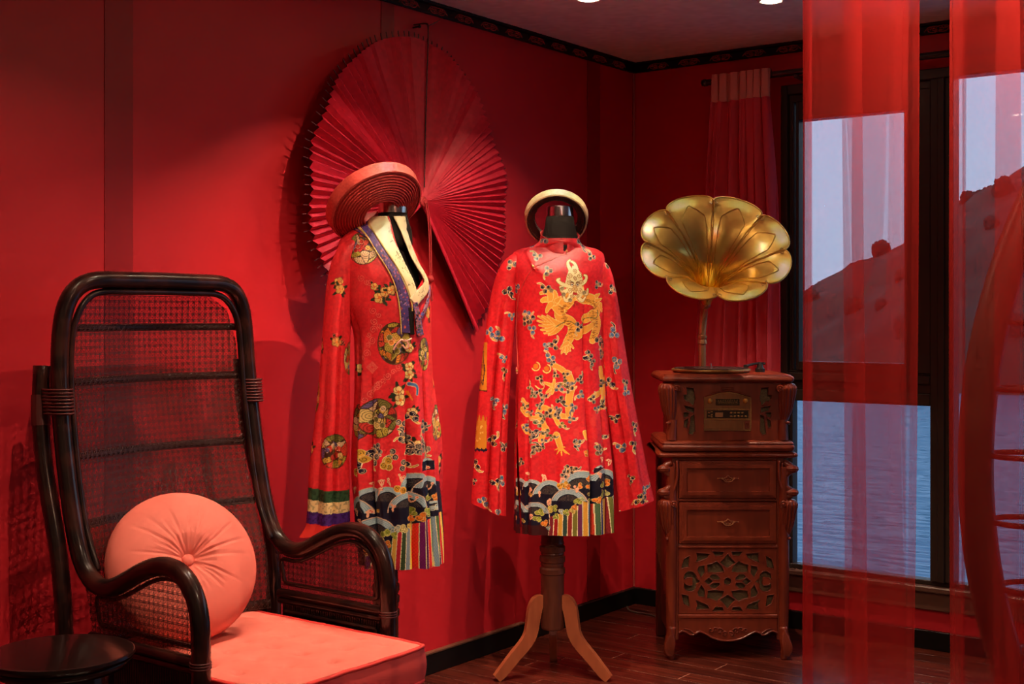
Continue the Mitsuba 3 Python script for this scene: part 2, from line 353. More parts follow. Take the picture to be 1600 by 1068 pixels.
bp = shapely.Polygon([(-.268, .46), (.268, .46), (.268, 1.06), (.262, 1.18), (.238, 1.265), (.19, 1.30), (-.19, 1.30), (-.238, 1.265), (-.262, 1.18), (-.268, 1.06)])
part(ch, 'back_cane', cane(back, bp), 'm_cane', smooth=True, stuff=True, label='open woven cane of the back')
for z, r in ((1.218, .010), (1.085, .011), (0.905, .011), (0.745, .010), (.47, .014)):
    u = np.linspace(-.275, .275, 17)
    part(ch, 'back_rail', tube(back(u, np.full(17, z))-[0.016, 0, 0], r, 8), 'm_rattan', smooth=True)
for s in (-1, 1):
    P = smooth_path([(.155, YC+s*.312, 1.128), (.162, YC+s*.320, 1.0), (.195, YC+s*.326, .85), (.245, YC+s*.330, .70), (.272, YC+s*.330, .5), (.262, YC+s*.325, .25), (.245, YC+s*.32, .0)], 40)
    part(ch, 'rear_leg', tube(P, 0.0205, 12), 'm_rattan', smooth=True)
    part(ch, 'rear_leg_wrap', cat([tube(P[k:k+2]+(P[k+1]-P[k])*0, 0.0225, 12) for k in (3, 4, 5)]), 'm_binding', smooth=30, label='reddish leather wrap')
    W = []
    for z in np.linspace(1.015, 1.072, 8):
        a = np.linspace(0, 2*np.pi, 18)[:-1]
        x = ax(z)+.006
        W.append(tube(np.stack([x-.012+.046*np.cos(a), YC+s*.301+.029*np.sin(a), np.full(17, z)], 1), 0.0028, 5, closed=True))
    part(ch, 'back_binding', cat(W), 'm_binding', smooth=True, stuff=True)
    # side: rails, cane, reeds
    for z, r, x0 in ((.498, .013, .33), (.478, .009, .33), (.13, .014, .25)):
        part(ch, 'side_rail', tube(np.array([(x0, YC+s*.297, z), (.5, YC+s*.299, z), (.705, YC+s*.30, z)]), r, 8), 'm_rattan', smooth=True)
    sp = np.array([(x, z) for x, h, z in half[2:11]])
    sp = smooth_path(sp, 40)
    P2 = shapely.Polygon([(x, z) for x, z in sp if z >= .50]+[(.335, .50), (.705, .50)]).buffer(0)
    side = lambda u, v, s=s: np.stack([u, np.full_like(u, YC+s*.299), v], -1)
    part(ch, 'arm_cane', cane(side, P2.buffer(-0.006)), 'm_cane', smooth=True, stuff=True, label='open woven cane of the arm side')
    rim = P2.buffer(-0.040).buffer(0.012).simplify(.0012)
    rc = np.array(max(getattr(rim, 'geoms', [rim]), key=lambda g: g.area).exterior.coords)[:-1]
    part(ch, 'side_bead', tube(np.c_[rc[:, 0], np.full(len(rc), YC+s*.292), rc[:, 1]], 0.0055, 6, closed=True), 'm_rattan', smooth=True)
    RD = []
    for x in np.arange(.345, .700, .0082):
        RD.append(tube(np.array([(x, YC+s*.300, .14), (x, YC+s*.300, .470)]), 0.0042, 6))
    part(ch, 'reed_panel', cat(RD), 'm_rattan', smooth=True, stuff=True, label='panel of upright split reeds under the arm')
    part(ch, 'side_bead', cat(tube(np.array([(.36, YC+s*.289, .452), (.690, YC+s*.289, .452)]), .006, 6), tube(np.array([(.690, YC+s*.289, .452), (.690, YC+s*.289, .16)]), .006, 6)), 'm_rattan', smooth=True)
    for z in (.50,):
        a = np.linspace(0, 2*np.pi, 17)[:-1]
        part(ch, 'frame_binding', cat([tube(np.stack([.722+.0222*np.cos(a), YC+s*.30+.0222*np.sin(a), np.full(16, zz)], 1), 0.0022, 5, closed=True) for zz in (z, z-.006, z-.012)]), 'm_binding', smooth=True)
    for dx in (0.0, 0.022, 0.044):
        part(ch, 'back_post', tube(np.array([(.300-dx*.3, YC+s*(.268-dx), .14), (.300-dx*.3, YC+s*(.268-dx), .46)]), .010, 8), 'm_rattan', smooth=True)
part(ch, 'seat_deck', cat(box(.22, .72, YC-.29, YC+.29, .335, .362, .008)), 'm_rattan', smooth=False)
part(ch, 'front_rail', tube(np.array([(.722, YC-.29, .345), (.722, YC+.29, .345)]), .018, 10), 'm_rattan', smooth=True)
part(ch, 'front_rail', tube(np.array([(.722, YC-.29, .13), (.722, YC+.29, .13)]), .014, 10), 'm_rattan', smooth=True)

# tufted seat cushion
sc = thing('seat_cushion', 'flat coral tufted seat cushion lying on the rattan armchair', 'cushion')
def slab_cushion():
    x0, x1, y0, y1, z0, z1 = .262, .905, YC-.258, YC+.243, .364, .452
    n, m = 120, 96
    u, v = np.meshgrid(np.linspace(-1, 1, n), np.linspace(-1, 1, m), indexing='ij')
    def sq(u, v):  # rounded corners
        k = 0.030
        return u*(1-k*np.abs(v)**12*1.0), v*(1-k*np.abs(u)**12*1.0)
    U, V = sq(u, v)
    X = (x0+x1)/2+U*(x1-x0)/2; Y = (y0+y1)/2+V*(y1-y0)/2
    edge = np.minimum(1-np.abs(u), 1-np.abs(v))
    top = z1+0.014*(1-np.exp(-edge*6))
    for i in range(6):
        for j in range(5):
            cx, cy = x0+.085+i*.096+(0.048 if j % 2 else 0), y0+.06+j*.096
            if cx > x1-.04: continue
            d = np.hypot(X-cx, Y-cy)
            top = top-0.012*np.exp(-(d/0.012)**2)-0.007*np.exp(-(d/0.036)**2)
    top += 0.003*(meshkit.fbm(np.stack([X*22, Y*22, 0*X], -1), 3, 2)-0.5)
    P = np.stack([X, Y, top], -1)
    Bt = np.stack([X, Y, np.full_like(X, z0)], -1)
    def ring(A): return np.vstack([A[0, :], A[1:, -1], A[-1, -2::-1], A[-2:0:-1, 0]])
    a, b = ring(P), ring(Bt); c = (x0+x1)/2, (y0+y1)/2
    out = np.array([(p[0]-c[0], p[1]-c[1], 0) for p in a]); out /= np.abs(out).max(0)+1e-9
    rows = [a+np.array([0, 0, 0])]
    for t in np.linspace(0.1, 1, 8):
        r = a*(1-t)+b*t; r[:, :2] += out[:, :2]*0.006*np.sin(t*np.pi); rows.append(r)
    return grid_mesh(P), grid_mesh(np.array(rows), cv=True), grid_mesh(Bt[:, ::-1]), a, b
tp, sd, bt, ra, rb = slab_cushion()
part(sc, 'cover', tp, 'm_coral', smooth=40)
princ('m_coralside', (0.56, 0.050, 0.045), 0.75, sheen=0.5)
part(sc, 'boxing', cat(sd, bt), 'm_coralside', smooth=40, label='redder side band of the cushion')
part(sc, 'piping', tube(ra[::2]+[0, 0, 0.000], 0.0052, 6, closed=True), 'm_piping', smooth=True, label='red piping along the upper edge')
part(sc, 'piping', tube(rb[::2]+[0, 0, 0.006], 0.0052, 6, closed=True), 'm_piping', smooth=True)

# round pleated cushion
pc = thing('round_cushion', 'round coral velvet cushion with pleats and a centre button leaning in the armchair', 'cushion')
def round_cushion(R=.186, Tn=.078):
    n, m = 260, 60
    a = np.arange(n)/n*2*np.pi
    rg = np.random.default_rng(5)
    cr = np.zeros((m, n)); rr = np.linspace(0, 1, m)[:, None]
    for k in range(34):
        a0 = (k+rg.uniform(-.3, .3))/34*2*np.pi; ln = rg.uniform(.45, .98); dp = rg.uniform(.4, 1.0); wv = rg.uniform(-.10, .10)
        da = (a[None]-a0-wv*rr+np.pi) % (2*np.pi)-np.pi
        cr += dp*np.exp(-(da*np.maximum(rr, .08)/0.020)**2)*np.clip((ln-rr)/.5, 0, 1)
    rows = []
    for sgn in (1, -1):
        t = np.linspace(0.0, 1, m)[:, None]
        prof = Tn*(1-t**2.6)**0.55*(0.60+0.40*np.clip(t/.34, 0, 1)**.7)
        rad = R*t*np.ones((1, n))
        z = sgn*(prof-0.0058*cr*(t > 0.02)+0*a[None])
        rows.append(np.stack([rad*np.cos(a), rad*np.sin(a), z], -1))
    G = np.concatenate([rows[0], rows[1][::-1][1:]])
    return grid_mesh(G, cv=True)
rcush = round_cushion()
nz = np.array([0.80, -0.30, 0.42]); nz /= np.linalg.norm(nz); ex = np.cross([0, 0, 1.0], nz); ex /= np.linalg.norm(ex); ey = np.cross(nz, ex)
PO = np.array([.405, -2.775, .639])
part(pc, 'cover', mapped(rcush, PO, ex, ey, nz), 'm_coral', smooth=True)
bt_ = lathe([(0.0, -.004), (.012, -.004), (.0155, .001), (.014, .006), (.008, .010), (.001, .011)], 24)
part(pc, 'button', mapped(bt_, PO+nz*0.047, ex, ey, nz), 'm_coral', smooth=True)

# round side table
st = thing('side_table', 'small round black lacquered side table beside the armchair', 'side table')
SX, SY, SZ = .645, -3.275, .574
top = lathe([(0, -.034), (.126, -.034), (.133, -.031), (.138, -.025), (.139, -.019), (.137, -.0165), (.142, -.014), (.1455, -.008), (.1445, -.002), (.140, 0), (0, 0)], 72)
part(st, 'top', moved(top, (SX, SY, SZ)), 'm_lacquer', smooth=35)
part(st, 'apron', moved(lathe([(.098, -.075), (.104, -.072), (.104, -.034), (.098, -.034)], 40), (SX, SY, SZ)), 'm_lacquer', smooth=35)
for k in range(4):
    a = k*np.pi/2+.35; c, s_ = np.cos(a), np.sin(a)
    P = smooth_path([(SX+c*r, SY+s_*r, z) for r, z in ((.088, .535), (.092, .42), (.090, .25), (.098, .10), (.112, .0))], 24)
    part(st, 'leg', tube(P, np.interp(np.linspace(0, 1, 24), [0, .1, .5, .9, 1], [.014, .0125, .011, .010, .013]), 10), 'm_lacquer', smooth=True)
part(st, 'stretcher', cat(*[tube(np.array([(SX+np.cos(a)*.088, SY+np.sin(a)*.088, .22), (SX-np.cos(a)*.088, SY-np.sin(a)*.088, .22)]), .008, 8) for a in (.35, .35+np.pi/2)]), 'm_lacquer', smooth=True)

# ------------------------------------------------------------------ giant pleated wall fan
fn = thing('folding_fan', 'giant open pleated red folding fan hung on the red wall', 'fan')
FC = np.array([.062, -1.500, 1.632]); FRD = .572
fl = np.array([0.085, -1.0, 0]); fl /= np.linalg.norm(fl); fv = np.array([0, 0, 1.0]); fnn = np.cross(fv, fl)*1.0
if fnn[0] < 0: fnn = -fnn
rg = np.random.default_rng(11)
A0, A1, NP = math.radians(125), math.radians(-141), 92
ang = np.linspace(A0, A1, 2*NP+1)+np.r_[0, rg.uniform(-.005, .005, 2*NP-1), 0]
amp = 0.0075*(0.75+0.5*meshkit.noise(np.c_[ang*3.2, 0*ang, 0*ang], 3))
zig = np.where(np.arange(2*NP+1) % 2 == 0, 1, -1)*amp
slow = 0.012*(meshkit.noise(np.c_[ang*4.6+9, 0*ang, 0*ang], 7)-.5)*2+0.005*np.sin(ang*13)
def fpt(r, a, h): return FC+fl*(r*np.sin(a))[..., None]+fv*(r*np.cos(a))[..., None]+fnn*np.asarray(h)[..., None]
RR = np.array([0.014, 0.05, .14, .26, .38, .48, .550, .5515])
G = np.stack([fpt(np.full_like(ang, r), ang, (zig+slow)*min(1.0, (r/FRD))*1.0+0.014*(1-r/FRD)) for r in RR])
part(fn, 'leaf', grid_mesh(G), 'm_fanpaper', smooth=False, label='pleated red fan leaf')
ribm = mikit.ply(box(.012, FRD, -.0016, .0016, -.0012, .0012), 'm_fanrib', smooth=False)
for k in range(NP):
    a, h = ang[2*k+1], zig[2*k+1]+slow[2*k+1]
    ex_ = fl*np.sin(a)+fv*np.cos(a)+fnn*(h-0.014)/FRD; ex_ /= np.linalg.norm(ex_)
    ey_ = np.cross(fnn, ex_); ey_ /= np.linalg.norm(ey_)
    M = np.eye(4); M[:3, 0] = ex_; M[:3, 1] = ey_; M[:3, 2] = np.cross(ex_, ey_); M[:3, 3] = FC+fnn*(0.014-0.004)
    part(fn, 'rib', dict(ribm), None, to_world=T(M.tolist()), label='thin dark rib' if k == 0 else None)
for a in (A0, A1):
    e = fpt(np.array([.012, .30, .562]), np.full(3, a), np.array([.016, .012, .008]))
    part(fn, 'guard_stick', tube(e, 0.0065, 6, sx=1.5, sy=.6, up=fnn), 'm_fanpaper', smooth=True, label='wide outer guard stick')
hub = lathe([(0, .030), (.007, .030), (.009, .027), (.016, .026), (.019, .022), (.019, .008), (.014, .002), (.014, -.012), (0, -.012)][::-1], 32)
part(fn, 'hub', mapped(hub, FC, fl, fv, fnn), 'm_cord', smooth=35)
c0 = FC+fnn*.028
cp = smooth_path([c0, c0+[.004, .010, -.06], c0+[.004, .018, -.17], c0+[.002, .022, -.26]], 24)
tas = part(fn, 'tassel', cat(tube(cp, .0026, 6), tube(cp+[.001, .008, 0], .0022, 6)), 'm_cord', smooth=True, label='red cord tassel hanging from the hub')
e = cp[-1]
part(tas, 'knot', moved(lathe([(0, -.013), (.009, -.010), (.012, 0), (.009, .010), (0, .013)], 16), e+[0, .004, 0]), 'm_cord', smooth=True)
th = [tube(smooth_path([e+[0, .004, -.008], e+[.005*np.cos(q), .004+.005*np.sin(q), -.03], e+[.008*np.cos(q*1.7), .004+.008*np.sin(q*1.7), -.075]], 6), .0011, 4) for q in np.linspace(0, 6.28, 22)]
part(tas, 'fringe', cat(th), 'm_cord', smooth=True, stuff=True)
ha = math.radians(-4)
hk = fpt(np.array([.05, .25, .45, .585, .605]), np.full(5, ha), np.array([.022, .017, .014, .012, .010]))
part(fn, 'hanging_cord', cat(tube(smooth_path(hk, 20), .0022, 6), tube(smooth_path([hk[-1], hk[-1]+[.004, .03, .016], hk[-1]+[.006, .055, .03]], 8), .0016, 5), tube(smooth_path([hk[-1], hk[-1]+[-.01, 0.004, .01], (.004, hk[-1][1], hk[-1][2]+.012)], 8), .003, 6)), 'm_fanrib', smooth=True)
part(fn, 'nail', mapped(lathe([(0, 0), (.003, 0), (.003, .03), (.006, .03), (.005, .033), (0, .033)], 12), (0.0, hk[-1][1], hk[-1][2]+.004), (0, 1, 0), (0, 0, 1), (1, 0, 0)), 'm_black', smooth=35)
# ------------------------------------------------------------------ embroidered robes: cloth print evaluated on the garment's own cloth coordinates
def lin(r, g, b):
    c = np.array([r, g, b])/255.0
    return np.where(c <= 0.04045, c/12.92, ((c+0.055)/1.055)**2.4)
RED, REDL, REDD = lin(206, 34, 44), lin(216, 62, 60), lin(176, 20, 32)
NAVY, SKYB, PALE, GOLD, YEL, ORG = lin(20, 20, 44), lin(128, 158, 172), lin(232, 205, 170), lin(206, 152, 52), lin(232, 200, 110), lin(222, 120, 40)
GRN, DGRN, CREAM, PURP, BLUE, BRN = lin(150, 160, 60), lin(38, 62, 34), lin(238, 222, 178), lin(92, 28, 84), lin(58, 92, 138), lin(110, 40, 30)
class Cloth:
    def __init__(self, P, base=RED, seed=1, brocade=True):
        self.P = np.asarray(P, float); self.C = np.tile(base, (len(P), 1)); self.rng = np.random.default_rng(seed)
        ij = np.floor(self.P/10).astype(int); self.cells = {}
        o = np.lexsort((ij[:, 1], ij[:, 0])); k = ij[o]
        cut = np.flatnonzero(np.any(np.diff(k, axis=0) != 0, axis=1))+1
        for g in np.split(o, cut): self.cells[tuple(ij[g[0]])] = g
        if brocade:
            x, y = self.P.T
            q = meshkit.noise(np.c_[x*.33, y*.33, 0*x+5], 6)-.5
            f = meshkit.noise(np.c_[x*0.9, y*0.9, 0*x], 4)
            self.C *= (1+0.07*np.tanh(q*5)+0.12*(f-.5))[:, None]
            h = np.abs((np.hypot((x+7) % 26-13, (y+5) % 34-17)*0.55) % 3.0-1.5) < 0.42
            sel = h & (meshkit.noise(np.c_[x/40, y/40, 0*x+3], 2) > .5)
            self.C[sel] = self.C[sel]*0.72+REDL*0.28
    def near(self, x0, y0, x1, y1):
        L = [self.cells[(i, j)] for i in range(int(np.floor(x0/10)), int(np.floor(x1/10))+1) for j in range(int(np.floor(y0/10)), int(np.floor(y1/10))+1) if (i, j) in self.cells]
        return np.concatenate(L) if L else np.zeros(0, int)
    def put(self, idx, m, col, a=1.0):
        if len(idx): self.C[idx[m]] = self.C[idx[m]]*(1-a)+np.asarray(col)*a
    def disc(self, x, y, r, col, ry=None, rot=0.0, a=1.0):
        R = max(r, ry or 0); i = self.near(x-R, y-R, x+R, y+R)
        if not len(i): return
        d = self.P[i]-(x, y); c, s = np.cos(rot), np.sin(rot)
        u, v = d[:, 0]*c+d[:, 1]*s, -d[:, 0]*s+d[:, 1]*c
        self.put(i, (u/r)**2+(v/(ry or r))**2 < 1, col, a)
    def ring(self, x, y, r0, r1, col, a0=None, a1=None):
        i = self.near(x-r1, y-r1, x+r1, y+r1)
        if not len(i): return
        d = self.P[i]-(x, y); r = np.hypot(*d.T); m = (r >= r0) & (r < r1)
        if a0 is not None:
            t = np.degrees(np.arctan2(-d[:, 1], d[:, 0])) % 360; m &= ((t-a0) % 360) <= (a1-a0)
        self.put(i, m, col)
    def poly(self, pts, col, a=1.0):
        g = shapely.Polygon(pts).buffer(0); b = g.bounds; i = self.near(*b)
        if len(i): shapely.prepare(g); self.put(i, shapely.contains_xy(g, self.P[i, 0], self.P[i, 1]), col, a)
    def stroke(self, pts, w0, col, w1=None, smooth=True, n=None, edge=None):
        pts = np.asarray(pts, float)
        if smooth and len(pts) > 2: pts = smooth_path(pts, n or 6*len(pts))
        w1 = w0 if w1 is None else w1; W = max(w0, w1)/2+1.2
        i = self.near(pts[:, 0].min()-W, pts[:, 1].min()-W, pts[:, 0].max()+W, pts[:, 1].max()+W)
        if not len(i): return
        p = self.P[i]; best = np.full(len(i), 9e9)
        T_ = np.linspace(0, 1, len(pts))
        for k in range(len(pts)-1):
            a, b = pts[k], pts[k+1]; ab = b-a; t = np.clip(((p-a)@ab)/(ab@ab+1e-9), 0, 1)
            d = np.hypot(*(p-a-t[:, None]*ab).T)-(w0+(w1-w0)*(T_[k]+(T_[k+1]-T_[k])*t))/2
            best = np.minimum(best, d)
        if edge is not None: self.put(i, best < 0.9, edge)
        self.put(i, best < 0, col)
    def curl(self, x, y, r, fill, line, ph=0.0, rim=PALE, sgn=1):
        self.disc(x, y, r*1.11, rim); self.disc(x, y, r, fill)
        if r > 3.9: self.stroke(spiral(1.35, r*0.12, r*0.72, 14, ph, sgn)+(x, y), max(0.5, r*0.15), line, smooth=False)
        else: self.ring(x, y, r*.46, r*.46+.62, line, np.degrees(ph) % 360, np.degrees(ph) % 360+215)
    def cloud(self, x, y, r=3.2, rot=0.0, fill=NAVY, line=PALE, rim=PALE, tail=True):
        r = r*1.12
        c, s = np.cos(rot), np.sin(rot)
        off = [(-1.5, 0.4), (1.5, 0.4), (0, -1.5)]
        if tail: self.stroke([(x, y), (x+(2.6*c-1.8*s)*r, y+(2.6*s+1.8*c)*r), (x+(4.0*c-1.6*s)*r, y+(4.0*s+1.6*c)*r)], r*0.9, (GOLD if self.rng.random() < .6 else NAVY), r*.3, edge=rim)
        for u, v in off: self.disc(x+(u*c-v*s)*r, y+(u*s+v*c)*r, r*1.16, rim)
        for k, (u, v) in enumerate(off): self.curl(x+(u*c-v*s)*r, y+(u*s+v*c)*r, r, fill, line, ph=rot+k*2.1, rim=rim)
    def rosette(self, x, y, r, col):  # hem clouds: three fat curls
        for k in range(3):
            a = k*2.1+self.rng.uniform(0, 2); self.curl(x+np.cos(a)*r*0.75, y+np.sin(a)*r*0.75, r*0.78, col*self.rng.uniform(.8, 1.1), lin(40, 44, 20), ph=a, rim=lin(226, 206, 150))
    def flower(self, x, y, r, col=YEL):
        for k in range(6):
            a = self.rng.uniform(0, 6.28); q = r*self.rng.uniform(1.1, 1.8)
            self.disc(x+np.cos(a)*q, y+np.sin(a)*q, r*.95, lin(30, 40, 22), r*.38, a)
        for k in range(5):
            a = k*1.2566+self.rng.uniform(-.2, .2); self.disc(x+np.cos(a)*r*.7, y+np.sin(a)*r*.7, r*.72, lin(150, 70, 30)); self.disc(x+np.cos(a)*r*.7, y+np.sin(a)*r*.7, r*.58, col*self.rng.uniform(.75, 1.1))
        self.disc(x, y, r*.35, ORG)
    def medallion(self, x, y, r, rx=1.0):
        i = self.near(x-r, y-r, x+r, y+r)
        if not len(i): return
        d = (self.P[i]-(x, y))/np.array([rx, 1.0]); q = np.hypot(*d.T)
        self.put(i, q < r, lin(70, 40, 20)); m = q < r*.95
        self.put(i, m, lin(190, 82, 48))
        pal = np.array([lin(214, 168, 74), lin(170, 150, 60), lin(226, 196, 120), lin(196, 60, 44), lin(110, 104, 50), lin(216, 128, 50), lin(226, 190, 150), lin(190, 50, 45), lin(96, 80, 120)])
        sd = self.rng.uniform(0, 50, (26, 2)); ctr = np.stack([self.rng.uniform(-1, 1, 26), self.rng.uniform(-1, 1, 26)], 1)*r*.9
        D = np.hypot(d[:, None, 0]-ctr[:, 0], d[:, None, 1]-ctr[:, 1]); o = np.sort(D, 1); w = np.argmin(D, 1)
        arcs = (o[:, 0]*0.9) % 3.0
        col = pal[self.rng.integers(0, len(pal), 26)][w]
        col = np.where((arcs < 1.0)[:, None], col*0.45, col)
        col = np.where(((o[:, 1]-o[:, 0]) < 0.9)[:, None], lin(60, 34, 20), col)
        self.C[i[m]] = col[m]
        for k in range(5):
            self.curl(x+self.rng.uniform(-.5, .5)*r*rx, y+self.rng.uniform(-.55, .55)*r, r*.13, pal[self.rng.integers(9)], lin(50, 30, 24), ph=k, rim=PALE)
    def arch(self, x, y, R, band=0.30):
        self.ring(x, y, 0, R*1.05, lin(214, 176, 150), 0, 180)
        self.ring(x, y, 0, R, SKYB, 0, 180)
        for q in (.93, .85, .77): self.ring(x, y, R*q-0.35, R*q+.35, lin(186, 200, 200), 5, 175)
        self.ring(x, y, 0, R*(1-band), NAVY*.75, 0, 180); self.ring(x, y, R*(1-band)-.5, R*(1-band)+.5, lin(16, 16, 30), 0, 180)
        for q in np.arange(R*(1-band)-2.2, 1, -1.9): self.ring(x, y, q, q+.55, lin(96, 84, 70), 10, 170)
        i = self.near(x-R, y, x+R, y+R*.8); m = (np.abs(self.P[i, 0]-x) < R*.98) & (self.P[i, 1] < y+R*.34) if len(i) else []
        self.put(i, m, NAVY*.6)
    def spray(self, x, y, n=3, h=9):
        for k in range(n):
            a = self.rng.uniform(-.5, .5); e = (x+np.sin(a)*h+self.rng.uniform(-3, 3), y-h*self.rng.uniform(.6, 1.1))
            self.stroke([(x, y), ((x+e[0])/2+self.rng.uniform(-2, 2), (y+e[1])/2), e], 1.9, lin(232, 172, 140), 1.2)
            self.disc(e[0], e[1], 2.1, lin(236, 184, 150)); self.disc(e[0]+.4, e[1]+.3, .8, RED)
    def stripes(self, top, ybot, cols, xb0, xb1, xc, fan):
        """Hem stripes below the polyline top (x, y), between bottom positions xb0..xb1, fanning about xc."""
        i = self.near(xb0-30, min(p[1] for p in top), xb1+30, ybot+25)
        if not len(i): return
        p = self.P[i]; yt = np.interp(p[:, 0], [q[0] for q in top], [q[1] for q in top])
        t = np.clip((ybot-p[:, 1])/80.0, -.4, 1.4); xb = xc+(p[:, 0]-xc)/(1-fan*t)
        n = len(cols); u = (xb-xb0)/(xb1-xb0)*n; k = np.clip(np.floor(u).astype(int), 0, n-1)
        m = (p[:, 1] > yt) & (u > 0) & (u < n); fr = u-np.floor(u); w = (xb1-xb0)/n
        col = np.array(cols)[k]*(1+0.14*np.sin(p[:, 1:2]*1.1)*np.sin(p[:, 0:1]*2.3))
        col = np.where(((fr < .55/w) | (fr > 1-.55/w))[:, None], lin(226, 210, 170), col)
        self.C[i[m]] = col[m]

def satin(name, rough=0.40):
    mat(name, {'type': 'twosided', 'bsdf': {'type': 'bumpmap', 'scale': 0.00045, 'arbitrary': proc(lambda p, n, uv: noise(p.x*420, p.y*420, p.z*420)+0.7*noise(p.x*190, p.y*190, p.z*190), 1e-3),
        'bsdf': {'type': 'principled', 'base_color': {'type': 'mesh_attribute', 'name': 'vertex_color'}, 'roughness': rough, 'specular': 0.45, 'sheen': 0.25}}})
satin('m_satin')
princ('m_form', proc(lambda p, n, uv: mi.Color3f(0.008, 0.0065, 0.006)*(0.6+0.9*noise(p.x*900, p.y*900, p.z*900))), 0.85, specular=0.08)
princ('m_chrome', (0.62, 0.60, 0.58), 0.16, metallic=1.0)
def wood_fn(a, b, sc):
    return proc(lambda p, n, uv: mix(a, b, fbm(p.x*sc, p.y*sc, p.z*sc*0.18, 4)))
princ('m_standwood', wood_fn((0.22, 0.050, 0.022), (0.36, 0.105, 0.045), 60), 0.3, specular=0.5, clearcoat=0.25)
princ('m_standpole', wood_fn((0.055, 0.014, 0.009), (0.10, 0.026, 0.014), 60), 0.35, specular=0.5)

class Body:
    """A garment body or sleeve: elliptical sections along a vertical profile, with folds; cloth coordinates in centimetre-like units."""
    def __init__(self, org, ex, ef, prof, folds, sup=0.88):
        self.o, self.ex, self.ef = np.array(org, float), np.array(ex, float), np.array(ef, float)
        pr = np.array(prof, float); self.v = np.linspace(0, 1, len(pr)); self.L = np.r_[0, np.cumsum(np.hypot(np.diff(pr[:, 0]), np.diff(pr[:, 1])))]; self.L /= self.L[-1]
        self.f = PchipInterpolator(self.L, pr); self.folds = folds; self.sup = sup
    def local(self, th, v, off=0.0):
        z, a, b, xc, fc = np.moveaxis(self.f(v), -1, 0)
        s, c = np.sin(th), np.cos(th)
        x = np.sign(s)*np.abs(s)**self.sup*a; f = np.sign(c)*np.abs(c)**self.sup*b
        d = sum(F(th, z) for F in self.folds) if self.folds else 0
        q = np.hypot(x, f)+1e-9
        return np.stack([xc+x*(1+(d+off)/q), fc+f*(1+(d+off)/q), z+0*x], -1)
    def world(self, l): return self.o+l[..., 0:1]*self.ex+l[..., 1:2]*self.ef+l[..., 2:3]*np.array([0, 0, 1.0])
    def at(self, th, v, off=0.0): return self.world(self.local(np.asarray(th, float), np.asarray(v, float), off))
    def cloth(self, th, v):
        """Signed arc length from the viewer-facing meridian (metres) and height."""
        z, a, b, xc, fc = np.moveaxis(self.f(v), -1, 0)
        tt = np.linspace(-np.pi, np.pi, 361); s, c = np.sin(tt), np.cos(tt)
        A, B = float(np.median(a)), float(np.median(b))
        x = np.sign(s)*np.abs(s)**self.sup; f = np.sign(c)*np.abs(c)**self.sup
        arc = np.r_[0, np.cumsum(np.hypot(np.diff(x*A), np.diff(f*B)))]; arc -= np.interp(0, tt, arc)
        return np.interp(th, tt, arc)*(a/A)+xc, z
    def mesh(self, th, nv, cut=None, v0=0.0, v1=1.0):
        v = np.linspace(v0, v1, nv); TH, V = np.meshgrid(th, v)
        G = self.at(TH, V); S, Z = self.cloth(TH, V)
        return G, S, Z
def fold(t0, amp, w, z0, z1, drift=0.0, top=None):
    """A vertical fold at angle t0, growing from height z0 down to z1."""
    def F(th, z):
        k = np.clip((z0-z)/(z0-z1), 0, 1); k = k*k*(3-2*k)
        d = (th-t0-drift*(z0-z)+np.pi) % (2*np.pi)-np.pi
        return amp*k*np.exp(-(d/w)**2)
    return F
def ripple(n, amp, ph, z0, z1, tw=0.0):
    def F(th, z):
        k = np.clip((z0-z)/(z0-z1), 0, 1)
        return amp*k*np.sin(n*th+ph+tw*z)
    return F
def theta_grid(nf, nb, half=1.75):
    return np.r_[np.linspace(-half, half, nf), np.linspace(half, 2*np.pi-half, nb+2)[1:-1]]
def cloth_mesh(B, th, nv, paint, cx, sc, cutfn=None, cv=True, closev=True):
    G, S, Z = B.mesh(th, nv)
    TH = np.broadcast_to(th, S.shape)
    S2 = np.where(TH > np.pi, 900.0, S)     # the far side's cloth lies elsewhere on the bolt
    _, S3, _ = B.mesh(np.where(th > np.pi, th-2*np.pi, th), nv)
    P = np.stack([cx+S3*sc, 492+(1.25-Z)*sc], -1).reshape(-1, 2)
    C = paint(P)
    m = grid_mesh(G, cv=cv)
    if cutfn is not None:
        bad = cutfn(P); F = m.faces; F = F[~np.any(bad[F], 1)]
        m = trimesh.Trimesh(m.vertices, F, process=False)
    return m, np.clip(C, 0, 1)
def ribbon(B, path, w0, w1, cx, sc, off=0.004, n=60, m=6, thick=0.002):
    """A band laid on the garment along a path in cloth coordinates: a thin closed strip."""
    pts = smooth_path(np.array(path, float), n); t = np.gradient(pts, axis=0); t /= np.linalg.norm(t, axis=1, keepdims=True); nn = np.stack([-t[:, 1], t[:, 0]], 1)
    w = np.linspace(w0, w1, n)[:, None]/2; u = np.linspace(-1, 1, m)
    Q = pts[:, None]+nn[:, None]*(w*u[None])[..., None]
    z = 1.25-(Q[..., 1]-492)/sc; s = (Q[..., 0]-cx)/sc
    v = np.interp(z, B.f(np.linspace(0, 1, 400))[:, 0], np.linspace(0, 1, 400))
    tt = np.linspace(-1.9, 1.9, 500); th = np.empty_like(s)
    for r in range(n):
        ss, _ = B.cloth(tt, np.full(500, v[r, m//2])); th[r] = np.interp(s[r], ss, tt)
    rnd = np.sqrt(np.clip(1-u**4, 0, 1))[None]*thick
    top = B.at(th, v, off+rnd); bot = B.at(th, v, off-thick)
    G = np.concatenate([top, bot[:, ::-1]], 1)
    return grid_mesh(G, cv=True, caps=True), Q
